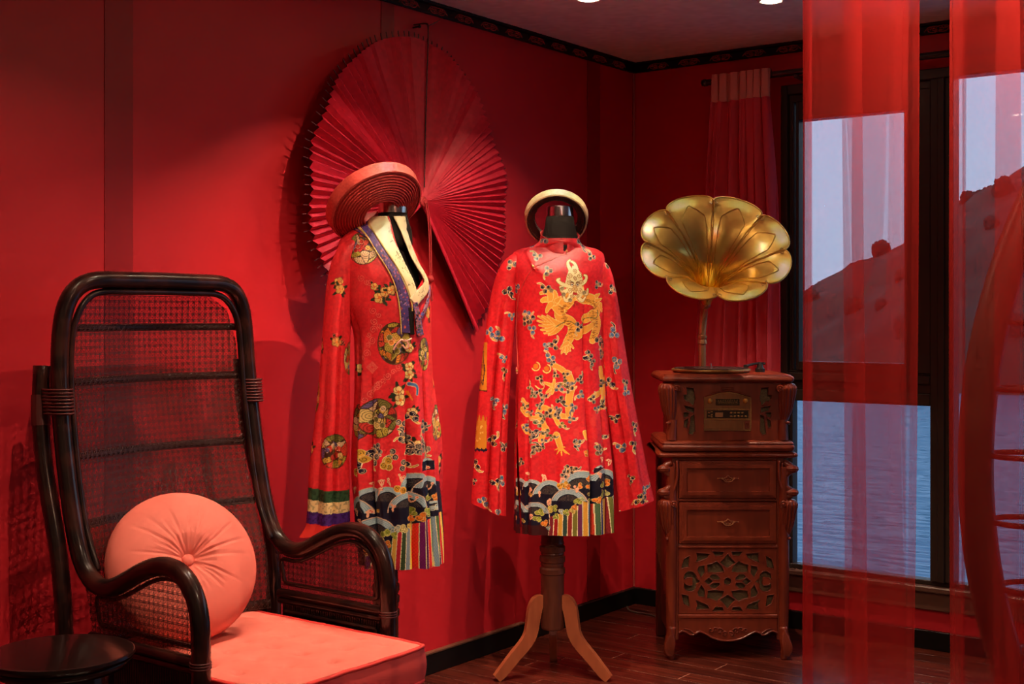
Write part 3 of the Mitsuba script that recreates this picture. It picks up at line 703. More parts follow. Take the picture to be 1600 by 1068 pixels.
# ------------------------------------------------------------------ dress forms on stands
def turban(name, label, C, nrm, R0, R1, H, m_out, m_in, rings, bulge=0.0):
    t = thing(name, label, 'headwear')
    nrm = np.array(nrm, float); nrm /= np.linalg.norm(nrm); ex = np.cross(nrm, [0.3, 0.5, 0.81]); ex /= np.linalg.norm(ex); ey = np.cross(nrm, ex)
    # outer band: slightly flared cylinder with soft edges; underside: stepped coils
    band = [(R0-.004, -H*.5), (R0+.0005, -H*.5+.001), (R0+.002, -H*.42), (R0+.006, H*.40), (R0+.004, H*.5), (R0-.002, H*.52), (R0-.010, H*.47), (R0-.010, -H*.4)]
    part(t, 'outer_band', mapped(lathe(band[::-1], 96, cap=False), C, ex, ey, nrm), m_out, smooth=40)
    pr = []
    for k in range(rings):
        r = R0-.004-(R0-.004-R1)*k/rings; r2 = R0-.004-(R0-.004-R1)*(k+1)/rings
        h = -H*.5+(.0045*rings*.30 if bulge == 0 else -bulge)*np.sin(k/rings*np.pi*.5)
        for q in np.linspace(0, 1, 5): pr.append((r+(r2-r)*q, h+(.0042 if bulge else .0022)*(1-np.sin(q*np.pi))))
    pr += [(R1-.001, H*.30), (R1+.006, H*.45), (R0-.008, H*.50)]
    part(t, 'coils', mapped(lathe(pr, 96, cap=False), C, ex, ey, nrm), m_in, smooth=True, label='concentric wrapped coils')
    return t
def stand(t, o, legs, pole_r, ztop, zbot, m_leg, m_pole):
    ox, oy = o
    prof = [(0, zbot), (pole_r*.92, zbot), (pole_r, zbot+.006), (pole_r, .345)]
    for z in (.355, .395, .43): prof += [(pole_r*1.0, z), (pole_r*1.10, z+.004), (pole_r*1.10, z+.020), (pole_r*.95, z+.026), (pole_r*1.02, z+.032)]
    prof += [(pole_r*.96, .47), (pole_r*.95, ztop), (0, ztop)]
    part(t, 'pole', moved(lathe(prof, 28), (ox, oy, 0)), m_pole, smooth=35, label='turned wooden column')
    for a in legs:
        c, s = np.cos(a), np.sin(a)
        ctr = smooth_path([(pole_r*.8, .262), (pole_r+.012, .262), (pole_r+.030, .205), (.085, .140), (.135, .080), (.178, .030), (.200, .008)], 26)
        tt = np.gradient(ctr, axis=0); tt /= np.linalg.norm(tt, axis=1, keepdims=True); nn = np.stack([-tt[:, 1], tt[:, 0]], 1)
        hw = np.interp(np.linspace(0, 1, 26), [0, .2, .6, .9, 1], [.020, .024, .020, .017, .014])[:, None]
        poly = shapely.Polygon(np.vstack([ctr+nn*hw, (ctr-nn*hw)[::-1]])).buffer(0).intersection(shapely.box(0, 0, 1, 1))
        m = extrude(poly, .026, -.013)
        part(t, 'leg', mapped(m, (ox, oy, 0), (c, s, 0), (0, 0, 1), (s, -c, 0)), m_leg, smooth=30)
def neck(t, o, z0, z1, r, tilt=(0, 0)):
    ox, oy = o
    part(t, 'neck', moved(lathe([(r*1.36, z0-.06), (r*1.37, z0-.03), (r*1.33, z0+.0), (r*1.10, z0*.45+z1*.55), (r, z1)], 32), (ox, oy, 0)), 'm_form', smooth=True)
    c = part(t, 'neck_cap', moved(lathe([(r*.97, z1), (r*1.0, z1+.001), (r*.985, z1+.032), (r*.93, z1+.036), (0, z1+.040)], 40), (ox, oy, 0)), 'm_chrome', smooth=35, label='polished metal neck cap')
EX, EF = RT, -FW

# ---------------- right robe (men's robe with dragons)
M2 = CAM*[1, 1, 0]+FW*4.46+RT*0.140
S2 = 460.0
x2 = lambda p: (p-863)/S2
z2 = lambda p: 1.25-(p-492)/S2
f2 = thing('dress_form', 'black dress form on a tripod wooden stand under the dragon robe', 'dress form')
aL, aR, aB = (math.atan2(*(EX[1::-1]*0+v[1::-1])) for v in (-0.184*EX+.05*EF, .184*EX+.055*EF, .01*EX-.19*EF))
stand(f2, M2[:2], (aL, aR, aB), .040, .62, .165, 'm_standwood', 'm_standpole')
N2 = M2+EX*.026+EF*.0
neck(f2, N2[:2], 1.515, 1.590, .0475)
B2 = Body(M2, EX, EF, [(z2(834), .170, .120, x2(881), 0), (z2(760), .170, .118, x2(881), 0), (z2(640), .160, .108, x2(878), 0), (z2(540), .152, .104, x2(876), 0), (z2(470), .156, .112, x2(875), 0), (z2(430), .160, .108, x2(873), 0),
                    (z2(408), .163, .093, x2(872), -.004), (z2(395), .158, .078, x2(872), -.008), (z2(386), .128, .064, x2(872), -.008), (z2(383), .098, .066, x2(873), -.004), (z2(377), .075, .068, x2(874), 0), (z2(371), .068, .066, x2(875), 0)],
          [fold(.50, -.014, .04, 1.35, 1.15), fold(.50, -.040, .032, .95, .72), fold(.40, .010, .06, 1.0, .7), fold(.66, .014, .10, 1.05, .6), fold(.30, .012, .14, 1.05, .6), fold(-.80, -.016, .030, 1.08, .98), fold(-.62, .010, .08, 1.15, .8), fold(-.15, -.006, .07, 1.0, .7), fold(.95, -.016, .05, 1.15, .8), fold(1.15, .012, .10, 1.1, .6), fold(-1.15, .012, .12, 1.1, .6),
           ripple(7, .0045, .6, 1.3, .5, 1.0), lambda th, z: .0035*np.exp(-((z-1.40+.16*(th+.3))/.018)**2)*np.exp(-((th+.45)/.35)**2)+.003*np.exp(-((z-1.375+.22*(th+.3))/.02)**2)*np.exp(-((th+.45)/.4)**2)])
torso = B2.mesh(np.linspace(0, 2*np.pi, 49)[:-1], 30, v0=.42, v1=.97)[0]
ti = Body(M2, EX, EF, [(z, a-.030, b-.028, xc, fc) for z, a, b, xc, fc in B2.f(np.linspace(.40, .90, 12))], [])
part(f2, 'torso', grid_mesh(ti.mesh(np.linspace(0, 2*np.pi, 41)[:-1], 24)[0], cv=True, caps=True), 'm_form', smooth=True)

def vis(B, cx, S):
    """Drawing units on the garment's front -> cloth coordinates (arc length instead of projected width)."""
    vv = np.linspace(0, 1, 160); tt = np.linspace(-1.57, 1.57, 161)
    TT, VV = np.meshgrid(tt, vv); F0 = B.folds; B.folds = []; X = B.local(TT, VV); B.folds = F0
    Sg, _ = B.cloth(TT, VV); zz = X[:, 80, 2]
    def g(p):
        p = np.atleast_2d(np.asarray(p, float)); out = p.copy()
        for k, (a, b) in enumerate(p):
            i = int(np.clip(np.interp(1.25-(b-492)/S, zz, np.arange(160)), 0, 159))
            out[k, 0] = cx+S*np.interp((a-cx)/S, X[i, :, 0], Sg[i])
        return out
    return g
g2 = vis(B2, 863, S2)
def c_(ox, oy, sc, g): return lambda *pts: g([(ox+x/sc, oy+y/sc) for x, y in pts])
def paint_body2(P):
    c = Cloth(P, seed=2); A = c_(760, 370, 5.623, g2); Bq = c_(780, 540, 5.935, g2); W = c_(790, 690, 6.68, g2)
    DG, DL, DD = lin(232, 164, 66), lin(240, 206, 122), lin(150, 84, 24)
    # chest dragon
    for pts, w0, w1 in (([(775, 430), (735, 520), (680, 590), (640, 650), (650, 710), (720, 740), (750, 800), (735, 860), (700, 930), (690, 985)], 17, 9), ([(790, 440), (830, 530), (900, 545), (965, 590), (960, 660), (900, 700), (860, 720)], 15, 10),
                        ([(930, 690), (970, 760), (950, 840), (925, 905)], 15, 9), ([(790, 870), (860, 820), (940, 760)], 9, 6), ([(1000, 600), (1012, 650)], 7, 2), ([(960, 560), (1010, 540)], 5, 1), ([(960, 520), (990, 500)], 5, 1),
                        ([(640, 650), (590, 600), (560, 560), (500, 550), (485, 560)], 11, 5), ([(560, 560), (545, 500), (510, 485), (470, 495)], 8, 3), ([(590, 580), (600, 520), (590, 480)], 7, 3), ([(560, 590), (530, 630), (520, 655)], 7, 3), ([(610, 560), (640, 530)], 6, 2)):
        c.stroke(A(*pts), w0*1.18, DG, w1*1.18, edge=DL)
    for e in ((445, 695), (440, 735), (455, 775), (470, 815), (500, 845), (540, 860), (480, 690), (525, 690)):
        q = A((640, 775), ((640+e[0])/2+10, (775+e[1])/2+12), e); c.stroke(q, 9, DG, 1.2, edge=DL)
    for e in ((650, 1020), (690, 1025), (725, 1000), (755, 975), (640, 980)): c.stroke(A((700, 930), ((700+e[0])/2, (930+e[1])/2-8), e), 6, DG, 1.2, edge=DL)
    c.stroke(A((600, 790), (660, 755), (720, 740), (770, 770)), 1.0, lin(60, 80, 50)); c.stroke(A((830, 770), (880, 710), (960, 710), (970, 640)), 1.0, lin(60, 80, 50))
    for k in range(90):
        t = c.rng.uniform(0, 1); q = np.array([[735, 520], [660, 620], [680, 720], [745, 790], [720, 880]]); i = min(int(t*4), 3); p = q[i]+(q[i+1]-q[i])*(t*4-i)+c.rng.normal(0, 16, 2)
        c.ring(*A(tuple(p))[0], 1.4, 2.1, DD, 200, 340)
        q = np.array([[840, 540], [950, 590], [940, 690], [960, 770], [935, 880]]); p = q[i]+(q[i+1]-q[i])*(t*4-i)+c.rng.normal(0, 14, 2)
        c.ring(*A(tuple(p))[0], 1.4, 2.1, DD, 200, 340)
    # head: horns, crest, cheeks and beard as ornate pale gold scrolls
    HD, HS = lin(236, 216, 160), lin(176, 128, 60)
    for q in (((735, 300), (715, 262), (708, 222), (724, 205)), ((785, 300), (770, 240), (738, 215)), ((700, 430), (655, 415), (615, 380), (632, 370)), ((825, 410), (860, 385), (868, 345), (852, 338)), ((700, 470), (660, 480), (640, 440)), ((835, 480), (870, 500), (880, 460)), ((730, 520), (690, 560), (668, 520)), ((800, 530), (830, 560), (860, 530))): c.stroke(A(*q), 6.0, HD, 2.6, edge=HS)
    c.poly(A((692, 360), (712, 300), (738, 290), (748, 248), (768, 258), (798, 292), (826, 322), (836, 376), (822, 425), (846, 462), (836, 515), (800, 545), (770, 525), (735, 548), (712, 510), (704, 450), (684, 405)), HD)
    for x, y, r, sg in ((722, 340, 4.6, 1), (806, 342, 4.6, -1), (765, 300, 4.0, 1), (712, 400, 4.2, -1), (820, 402, 4.0, 1), (722, 470, 4.4, 1), (812, 478, 4.4, -1), (748, 520, 3.4, 1), (792, 520, 3.4, -1), (765, 365, 3.4, 1)):
        c.stroke(spiral(1.5, .5, r, 18, x, sg)+A((x, y))[0], 1.1, HS, smooth=False)
    for q in ((742, 420), (790, 420)): c.disc(*A(q)[0], 3.0, lin(150, 100, 50)); c.disc(*A(q)[0], 2.0, lin(244, 234, 206)); c.disc(*A(q)[0], 1.1, lin(30, 20, 16))
    c.stroke(A((728, 402), (742, 396), (756, 408)), 1.6, lin(120, 90, 50)); c.stroke(A((778, 408), (790, 396), (806, 402)), 1.6, lin(120, 90, 50))
    for q in ((766, 440), (755, 462), (778, 462), (766, 480)): c.disc(*A(q)[0], 2.4, lin(214, 176, 104)); c.ring(*A(q)[0], 2.2, 2.9, HS)
    for q in ((760, 498), (776, 500), (770, 575), (786, 590), (758, 600)): c.disc(*A(q)[0], 2.2, lin(168, 40, 34))
    for q in ((655, 455), (668, 505), (725, 555), (850, 490), (560, 470)): c.curl(*A(q)[0], 3.2, lin(150, 132, 92), lin(80, 64, 40), rim=HD)
    # lower dragon
    for pts, w0, w1 in (([(500, 180), (560, 210), (610, 260), (650, 340), (650, 420), (625, 480), (640, 560), (640, 640), (560, 640), (470, 600), (400, 570), (365, 590), (360, 650), (400, 720), (400, 800), (375, 870)], 7, 7), ([(620, 260), (655, 360), (640, 470), (635, 640)], 12, 9),
                        ([(480, 610), (520, 680), (540, 720), (585, 735)], 7, 4), ([(210, 590), (270, 650), (330, 670), (370, 660)], 7, 6), ([(215, 500), (240, 560), (210, 590)], 5, 5), ([(220, 750), (260, 810), (340, 840)], 6, 4), ([(360, 700), (430, 760)], 9, 6),
                        ([(520, 820), (540, 880), (560, 940)], 9, 7), ([(940, 215), (950, 290), (965, 350), (950, 420), (880, 460), (845, 490)], 8, 7), ([(1000, 280), (975, 330), (965, 450), (960, 540)], 8, 6), ([(960, 570), (900, 590)], 6, 4), ([(780, 800), (790, 850)], 7, 5)):
        c.stroke(Bq(*pts), w0, DG, w1, edge=DL)
    for e in ((520, 1000), (570, 1010), (610, 990), (640, 1000), (500, 960), (600, 930)): c.stroke(Bq((560, 935), ((560+e[0])/2, (935+e[1])/2), e), 4, DG, 1)
    for e in ((430, 430), (450, 350), (410, 340), (480, 440), (500, 310)): c.stroke(Bq((500, 370), ((500+e[0])/2, (370+e[1])/2), e), 6, DG, 2, edge=DL)
    c.stroke(Bq((330, 370), (360, 395), (400, 390), (405, 360)), 1.6, DL); c.stroke(Bq((440, 480), (460, 430), (470, 400)), 1.4, DL)
    for q in ((330, 190), (430, 210), (985, 170)):
        x, y = Bq(q)[0]; c.ring(x, y, 5.5, 7.5, DL, 200, 80+360); c.disc(x, y, 4.2, ORG)
    for q in ((465, 110), (480, 150), (515, 265), (605, 270), (585, 345), (645, 360), (640, 400), (545, 395), (560, 505), (365, 305), (275, 380), (310, 450), (360, 435), (400, 475), (235, 560), (365, 555), (290, 620), (400, 650), (455, 620), (530, 590), (535, 635), (670, 570), (655, 680), (575, 735),
              (360, 710), (240, 760), (315, 800), (420, 800), (480, 845), (300, 860), (340, 950), (400, 885), (710, 890), (745, 310), (745, 450), (850, 150), (950, 90), (955, 350), (860, 495), (1005, 435), (955, 540), (895, 590), (965, 860), (905, 970), (1000, 600), (125, 950), (150, 740)):
        x, y = Bq(q)[0]; c.cloud(x, y, c.rng.uniform(2.0, 2.8), c.rng.uniform(0, 6), fill=(NAVY, NAVY, BLUE*.6, lin(60, 70, 40))[c.rng.integers(4)], line=(PALE, GOLD)[c.rng.integers(2)])
    for q in ((255, 440), (345, 680), (375, 715), (340, 740), (390, 815), (510, 450), (975, 420), (1075, 690), (1085, 740), (985, 915), (1030, 930), (530, 300), (440, 165), (920, 165), (525, 960), (590, 945), (800, 790), (550, 1055), (1015, 1030), (890, 1040), (420, 30), (500, 10), (830, 50)):
        x, y = A(q)[0]; c.cloud(x, y, c.rng.uniform(2.6, 3.5), c.rng.uniform(0, 6), fill=(NAVY, NAVY, BLUE)[c.rng.integers(3)], line=(PALE, GOLD, PALE)[c.rng.integers(3)])
    for q in ((860, 700), (940, 770), (880, 640), (720, 230), (700, 800)): c.disc(*Bq(q)[0], 4.5, REDL, 7, a=.6)
    # waves and hem
    r = lambda v: v/6.68
    c.poly(W((-120, 510), (60, 500), (150, 495), (300, 500), (440, 520), (560, 600), (640, 560), (760, 450), (880, 420), (1010, 430), (1300, 440), (1300, 900), (-120, 900)), NAVY*.8)
    for x, y, R in ((760, 520, 225), (960, 300, 60), (150, 500, 112), (270, 500, 112), (440, 545, 150), (1010, 440, 155), (640, 660, 182), (300, 770, 145), (120, 770, 150)):
        X, Y = W((x, y))[0]; c.arch(X, Y, r(R))
    top = [tuple(W(q)[0]) for q in ((-60, 800), (90, 860), (330, 850), (440, 770), (600, 720), (700, 680), (770, 600), (900, 640), (1000, 590), (1130, 560), (1250, 560))]
    i = c.near(760, 700, 1060, 900); yt = np.interp(c.P[i, 0], [q[0] for q in top], [q[1] for q in top]); c.put(i, c.P[i, 1] > yt+r(10), lin(52, 14, 18))
    cols = [lin(110, 30, 40), lin(140, 26, 28), lin(196, 148, 56), lin(44, 66, 60), lin(132, 44, 40), lin(112, 108, 48), lin(100, 44, 84), lin(206, 150, 58), lin(74, 104, 132), lin(196, 60, 40), lin(70, 100, 70), lin(60, 80, 130), lin(190, 146, 60), lin(128, 34, 38), lin(110, 116, 56), lin(126, 50, 40), lin(70, 104, 140), lin(120, 130, 130)]
    xl, xr = W((430, 900))[0][0], W((1240, 900))[0][0]
    c.stripes(top, W((600, 960))[0][1], cols, xl, xl+len(cols)*7.4, W((760, 800))[0][0], .10)
    for q, n in (((110, 380), 2), ((240, 375), 3), ((370, 400), 3), ((410, 390), 2), ((560, 410), 2), ((610, 400), 2), ((260, 530), 3), ((130, 530), 3), ((430, 650), 3), ((710, 300), 2), ((950, 370), 3), ((980, 210), 3), ((1060, 250), 2), ((340, 560), 2), ((120, 720), 2), ((270, 800), 2), ((720, 510), 2)): c.spray(*W(q)[0], n, 8)
    for q, R, col in [((345, 730), 38, GRN), ((320, 800), 34, GRN), ((400, 705), 26, SKYB), ((455, 690), 34, lin(190, 170, 70)), ((505, 680), 32, GRN), ((510, 762), 32, GRN), ((565, 715), 30, lin(176, 196, 196)), ((620, 720), 32, GRN), ((680, 700), 30, lin(196, 170, 80)), ((730, 610), 36, GRN), ((700, 665), 28, ORG), ((770, 580), 26, lin(176, 196, 150)),
                      ((560, 440), 38, lin(226, 160, 40)), ((610, 430), 34, lin(230, 170, 50)), ((645, 455), 28, ORG), ((385, 830), 36, ORG), ((840, 370), 30, ORG), ((835, 450), 30, ORG), ((755, 440), 28, ORG), ((980, 440), 34, GRN), ((1050, 430), 34, ORG), ((985, 540), 36, GRN), ((1045, 535), 34, lin(180, 180, 110)), ((935, 595), 34, ORG), ((1095, 585), 28, lin(150, 176, 176)),
                      ((145, 540), 30, lin(200, 150, 60)), ((260, 545), 28, lin(200, 150, 60)), ((120, 800), 26, ORG), ((180, 830), 26, lin(150, 110, 40)), ((430, 880), 22, SKYB), ((820, 110), 30, ORG), ((850, 600), 30, lin(110, 120, 50)), ((840, 520), 26, lin(140, 120, 60))]:
        c.rosette(*W(q)[0], r(R)*.72, col)
    for q in ((300, 80), (350, 50), (640, 270), (690, 280), (600, 325), (160, 215), (945, 60), (985, 85), (725, 10)): c.cloud(*W(q)[0], 2.4, c.rng.uniform(0, 6), line=(PALE, GOLD)[c.rng.integers(2)])
    return c.C
rb2 = thing('silk_robe', 'red silk robe with stand collar and a gold dragon on the chest, facing the camera', 'robe')
slit = np.array(g2([(806, 588), (810, 700), (815, 840)]))
m, C = cloth_mesh(B2, theta_grid(460, 50), 760, paint_body2, 863, S2, cutfn=lambda P: (P[:, 1] > 588) & (np.abs(P[:, 0]-np.interp(P[:, 1], slit[:, 1], slit[:, 0])) < np.clip((P[:, 1]-588)/60, 0.35, 1)*1.5))
part(rb2, 'body', m, 'm_satin', smooth=True, color=C)
def side_sleeve(rb, org, prof, folds, cx, S, paint, shear, nf=110, nv=430, lab=None):
    B = Body(org, EX, EF, prof, folds, sup=.95)
    base = B.local
    def loc(th, v, off=0.0):
        l = base(th, v, off); z0 = prof[0][0]
        l[..., 2] = l[..., 2]+shear*(l[..., 0]-np.interp(np.asarray(l[..., 2]), [q[0] for q in prof], [q[3] for q in prof]))*np.clip(1-(l[..., 2]-z0)/.12, 0, 1)
        return l
    B.local = loc
    m, C = cloth_mesh(B, theta_grid(nf, 24), nv, paint, cx, S)
    return part(rb, 'sleeve', m, 'm_satin', smooth=True, color=C, label=lab), B
def paint_sleeve2(spots, dragon=False):
    def f(P):
        c = Cloth(P, seed=5+len(spots))
        if dragon:
            for y0, y1, x0, x1 in ((535, 612, 722, 757), (655, 706, 722, 757)):
                i = c.near(700, y0-10, 760, y1+10); q = c.P[i]; e = 5*np.sin(q[:, 0]*.9)*(y0 > 600)
                c.put(i, (q[:, 0] < 758) & (q[:, 1] > y0+e) & (q[:, 1] < y1), lin(206, 132, 40))
            for k in range(26): c.stroke([(c.rng.uniform(725, 756), c.rng.uniform(540, 605)) for _ in range(2)], 1.3, NAVY if k % 2 else lin(140, 80, 20))
            c.stroke([(715, 609), (758, 612)], 1.5, lin(40, 24, 20), smooth=False)
            for k in range(20): c.disc(c.rng.uniform(725, 757), c.rng.uniform(665, 704), 1.5, lin(236, 190, 100))
            for k in range(9): c.disc(728+k*3.6, 706+c.rng.uniform(-2, 2), 2.2, NAVY)
        for x, y in spots: c.cloud(x, y, c.rng.uniform(2.6, 3.5), c.rng.uniform(0, 6), fill=(NAVY, NAVY, BLUE)[c.rng.integers(3)], line=(PALE, GOLD)[c.rng.integers(2)])
        for k in range(14): c.disc(c.rng.uniform(P[:, 0].min(), min(P[:, 0].max(), 1060)), c.rng.uniform(420, 800), 3.5, REDL, 6, a=.4)
        return c.C
    return f
lw = [(z2(801), .061, .046, x2(760), -.01), (z2(700), .056, .046, x2(764), -.01), (z2(600), .053, .046, x2(771), -.005), (z2(510), .050, .045, x2(780), .0), (z2(450), .047, .046, x2(789), .0), (z2(415), .044, .048, x2(800), .0), (z2(396), .032, .036, x2(812), -.004), (z2(391), .010, .012, x2(818), -.005)]
_, SL2 = side_sleeve(rb2, M2, lw, [fold(-.02, -.036, .10, 1.38, 1.1), fold(.42, .012, .2, 1.3, .8), fold(.85, -.008, .10, 1.3, .8), ripple(5, .003, 0, 1.3, .7)], 863, S2, paint_sleeve2([(798, 413), (793, 456), (800, 493), (778, 526), (762, 520), (787, 582), (786, 560), (770, 628), (790, 640), (768, 690), (791, 700), (738, 730), (772, 757), (785, 755), (778, 800), (752, 790), (735, 757)], True), -.40)
rw = [(z2(795), .061, .044, x2(996), .0), (z2(700), .052, .044, x2(982), .0), (z2(600), .047, .044, x2(966), .0), (z2(510), .043, .044, x2(954), .0), (z2(450), .043, .046, x2(944), .0), (z2(418), .044, .048, x2(935), -.004), (z2(400), .032, .036, x2(922), -.006), (z2(395), .010, .012, x2(916), -.006)]
_, SR2 = side_sleeve(rb2, M2, rw, [fold(-.30, -.022, .09, 1.25, .9), fold(.25, .008, .2, 1.3, .8), ripple(5, .003, 1, 1.3, .7)], 863, S2, paint_sleeve2([(955, 410), (959, 452), (960, 520), (963, 567), (978, 600), (980, 612), (960, 655), (995, 668), (970, 700), (990, 697), (985, 750), (1000, 784), (965, 803), (1005, 780), (950, 600), (1012, 770)]), .31)
# stand collar, closing edge, knotted buttons
def vband(B, path, w0, w1, cx, S, **k):
    gg = vis(B, cx, S); return ribbon(B, gg(path), w0, w1, cx, S, **k)
cz = np.linspace(0, 1, 7)
th = np.linspace(0.17, 2*np.pi-0.02, 90)
NC = M2+EX*x2(875)+EF*.0
G = []
for q in cz:
    rr = .0720-.0045*q; zc = 1.487-.026*np.cos(th)+(.042)*q
    G.append(np.stack([NC[0]+(EX[0]*np.sin(th+.16)+EF[0]*np.cos(th+.16))*rr, NC[1]+(EX[1]*np.sin(th+.16)+EF[1]*np.cos(th+.16))*rr, zc], -1))
for q in cz[::-1]:
    rr = .0690-.0045*q; zc = 1.487-.026*np.cos(th)+(.042)*q
    G.append(np.stack([NC[0]+(EX[0]*np.sin(th+.16)+EF[0]*np.cos(th+.16))*rr, NC[1]+(EX[1]*np.sin(th+.16)+EF[1]*np.cos(th+.16))*rr, zc], -1))
G = np.array(G); mcol = grid_mesh(G.transpose(1, 0, 2), cv=True, caps=True)
princ('m_redsilk', proc(lambda p, n, uv: mi.Color3f(0.55, 0.022, 0.030)*(0.85+0.3*noise(p.x*300, p.y*300, p.z*300))), 0.4, sheen=0.3)
princ('m_redtrim', (0.68, 0.09, 0.08), 0.45)
princ('m_goldthread', (0.72, 0.48, 0.16), 0.35, metallic=0.4)
part(rb2, 'collar', mcol, 'm_redsilk', smooth=50, label='upright red stand collar, open at the throat')
part(rb2, 'collar_piping', tube(G[6], .0016, 5), 'm_redtrim', smooth=True)
cl, _ = vband(B2, [(881, 396), (868, 402), (850, 410), (834, 418), (820, 436), (808, 470), (806, 520), (808, 575)], .0022*S2, .0022*S2, 863, S2, off=.0012, thick=.0010, m=4)
part(rb2, 'closing_edge', cl, 'm_redtrim', smooth=40)
def knot(B, px, py, a, ln=.022, S=S2, cx=863):
    gg = vis(B, cx, S); d = np.array([np.cos(a), np.sin(a)])*ln*S/2
    rb, _ = ribbon(B, gg([(px-d[0], py-d[1]), (px, py), (px+d[0], py+d[1])]), .005*S, .005*S, cx, S, off=.0035, thick=.0025, n=12, m=5)
    c = rb.vertices.mean(0); s = trimesh.creation.icosphere(2, .0042); s.apply_translation(c+EF*.004)
    return rb, s
for px, py, a in ((884, 392, 1.5), (834, 416, 1.15), (807, 580, 1.5)):
    r_, s_ = knot(B2, px, py, a); k = part(rb2, 'frog_button', r_, 'm_redtrim', smooth=40, label='cloth loop fastening with a gold knot'); part(k, 'knot', s_, 'm_goldthread', smooth=True)
princ('m_beige', proc(lambda p, n, uv: mix((0.42, 0.30, 0.15), (0.66, 0.50, 0.29), fbm(p.x*140, p.y*140, p.z*140, 3))), 0.6)
princ('m_darkcoil', proc(lambda p, n, uv: mix((0.018, 0.010, 0.010), (0.05, 0.028, 0.022), noise(p.x*300, p.y*300, p.z*300))), 0.55)
turban('turban', 'round beige and dark brown wrapped turban above the dragon robe', N2+np.array([0, 0, 1.585])+EX*(-.012)+EF*(-.018), -(EF*.70-np.array([0, 0, .52])-EX*.02), .106, .075, .034, 'm_beige', 'm_darkcoil', 9)
# ---------------- left robe (women's robe, facing to the right)
M1 = CAM*[1, 1, 0]+FW*3.83+RT*(-0.375)
S1 = 537.0
x1 = lambda p: (p-603)/S1
z1 = lambda p: 1.25-(p-492)/S1
f1 = thing('dress_form', 'black dress form on a dark wooden pole under the flowered robe by the fan', 'dress form')
stand(f1, M1[:2], (0.35, 2.45, 4.54), .037, .62, .165, 'm_standwood', 'm_standpole')
N1 = M1+EX*x1(614)
neck(f1, N1[:2], 1.500, 1.552, .043)
B1 = Body(M1, EX, EF, [(z1(886), .123, .112, x1(628), 0), (z1(800), .128, .116, x1(623), 0), (z1(740), .128, .116, x1(618), 0), (z1(600), .116, .112, x1(616), 0), (z1(530), .114, .112, x1(614), 0), (z1(475), .126, .118, x1(607), 0), (z1(440), .126, .118, x1(602), 0),
                       (z1(400), .118, .108, x1(590), 0), (z1(375), .106, .090, x1(586), 0), (z1(358), .084, .072, x1(592), 0), (z1(346), .062, .058, x1(603), 0), (z1(336), .050, .048, x1(610), 0)],
          [fold(-.92, -.034, .07, 1.30, 1.05), fold(-.68, .018, .10, 1.25, .9), fold(-.46, -.018, .05, 1.12, .85), fold(-.22, .010, .10, 1.1, .7), fold(.36, -.026, .05, 1.15, .85), fold(.58, .018, .10, 1.15, .8), fold(.90, -.022, .04, 1.2, .85), fold(1.08, .012, .08, 1.1, .7), fold(.08, .008, .12, 1.1, .6),
           ripple(9, .0045, .4, 1.15, .5, .6)])
ti = Body(M1, EX, EF, [(z, a-.022, b-.022, xc, fc) for z, a, b, xc, fc in B1.f(np.linspace(.35, .93, 14))], [])
part(f1, 'torso', grid_mesh(ti.mesh(np.linspace(0, 2*np.pi, 41)[:-1], 30)[0], cv=True, caps=True), 'm_form', smooth=True)
g1 = vis(B1, 603, S1)
VNECK = np.array(g1([(605, 318), (628, 318), (626, 357), (637, 381), (653, 415), (663, 434), (655, 452), (648, 452), (640, 420), (622, 374)]))
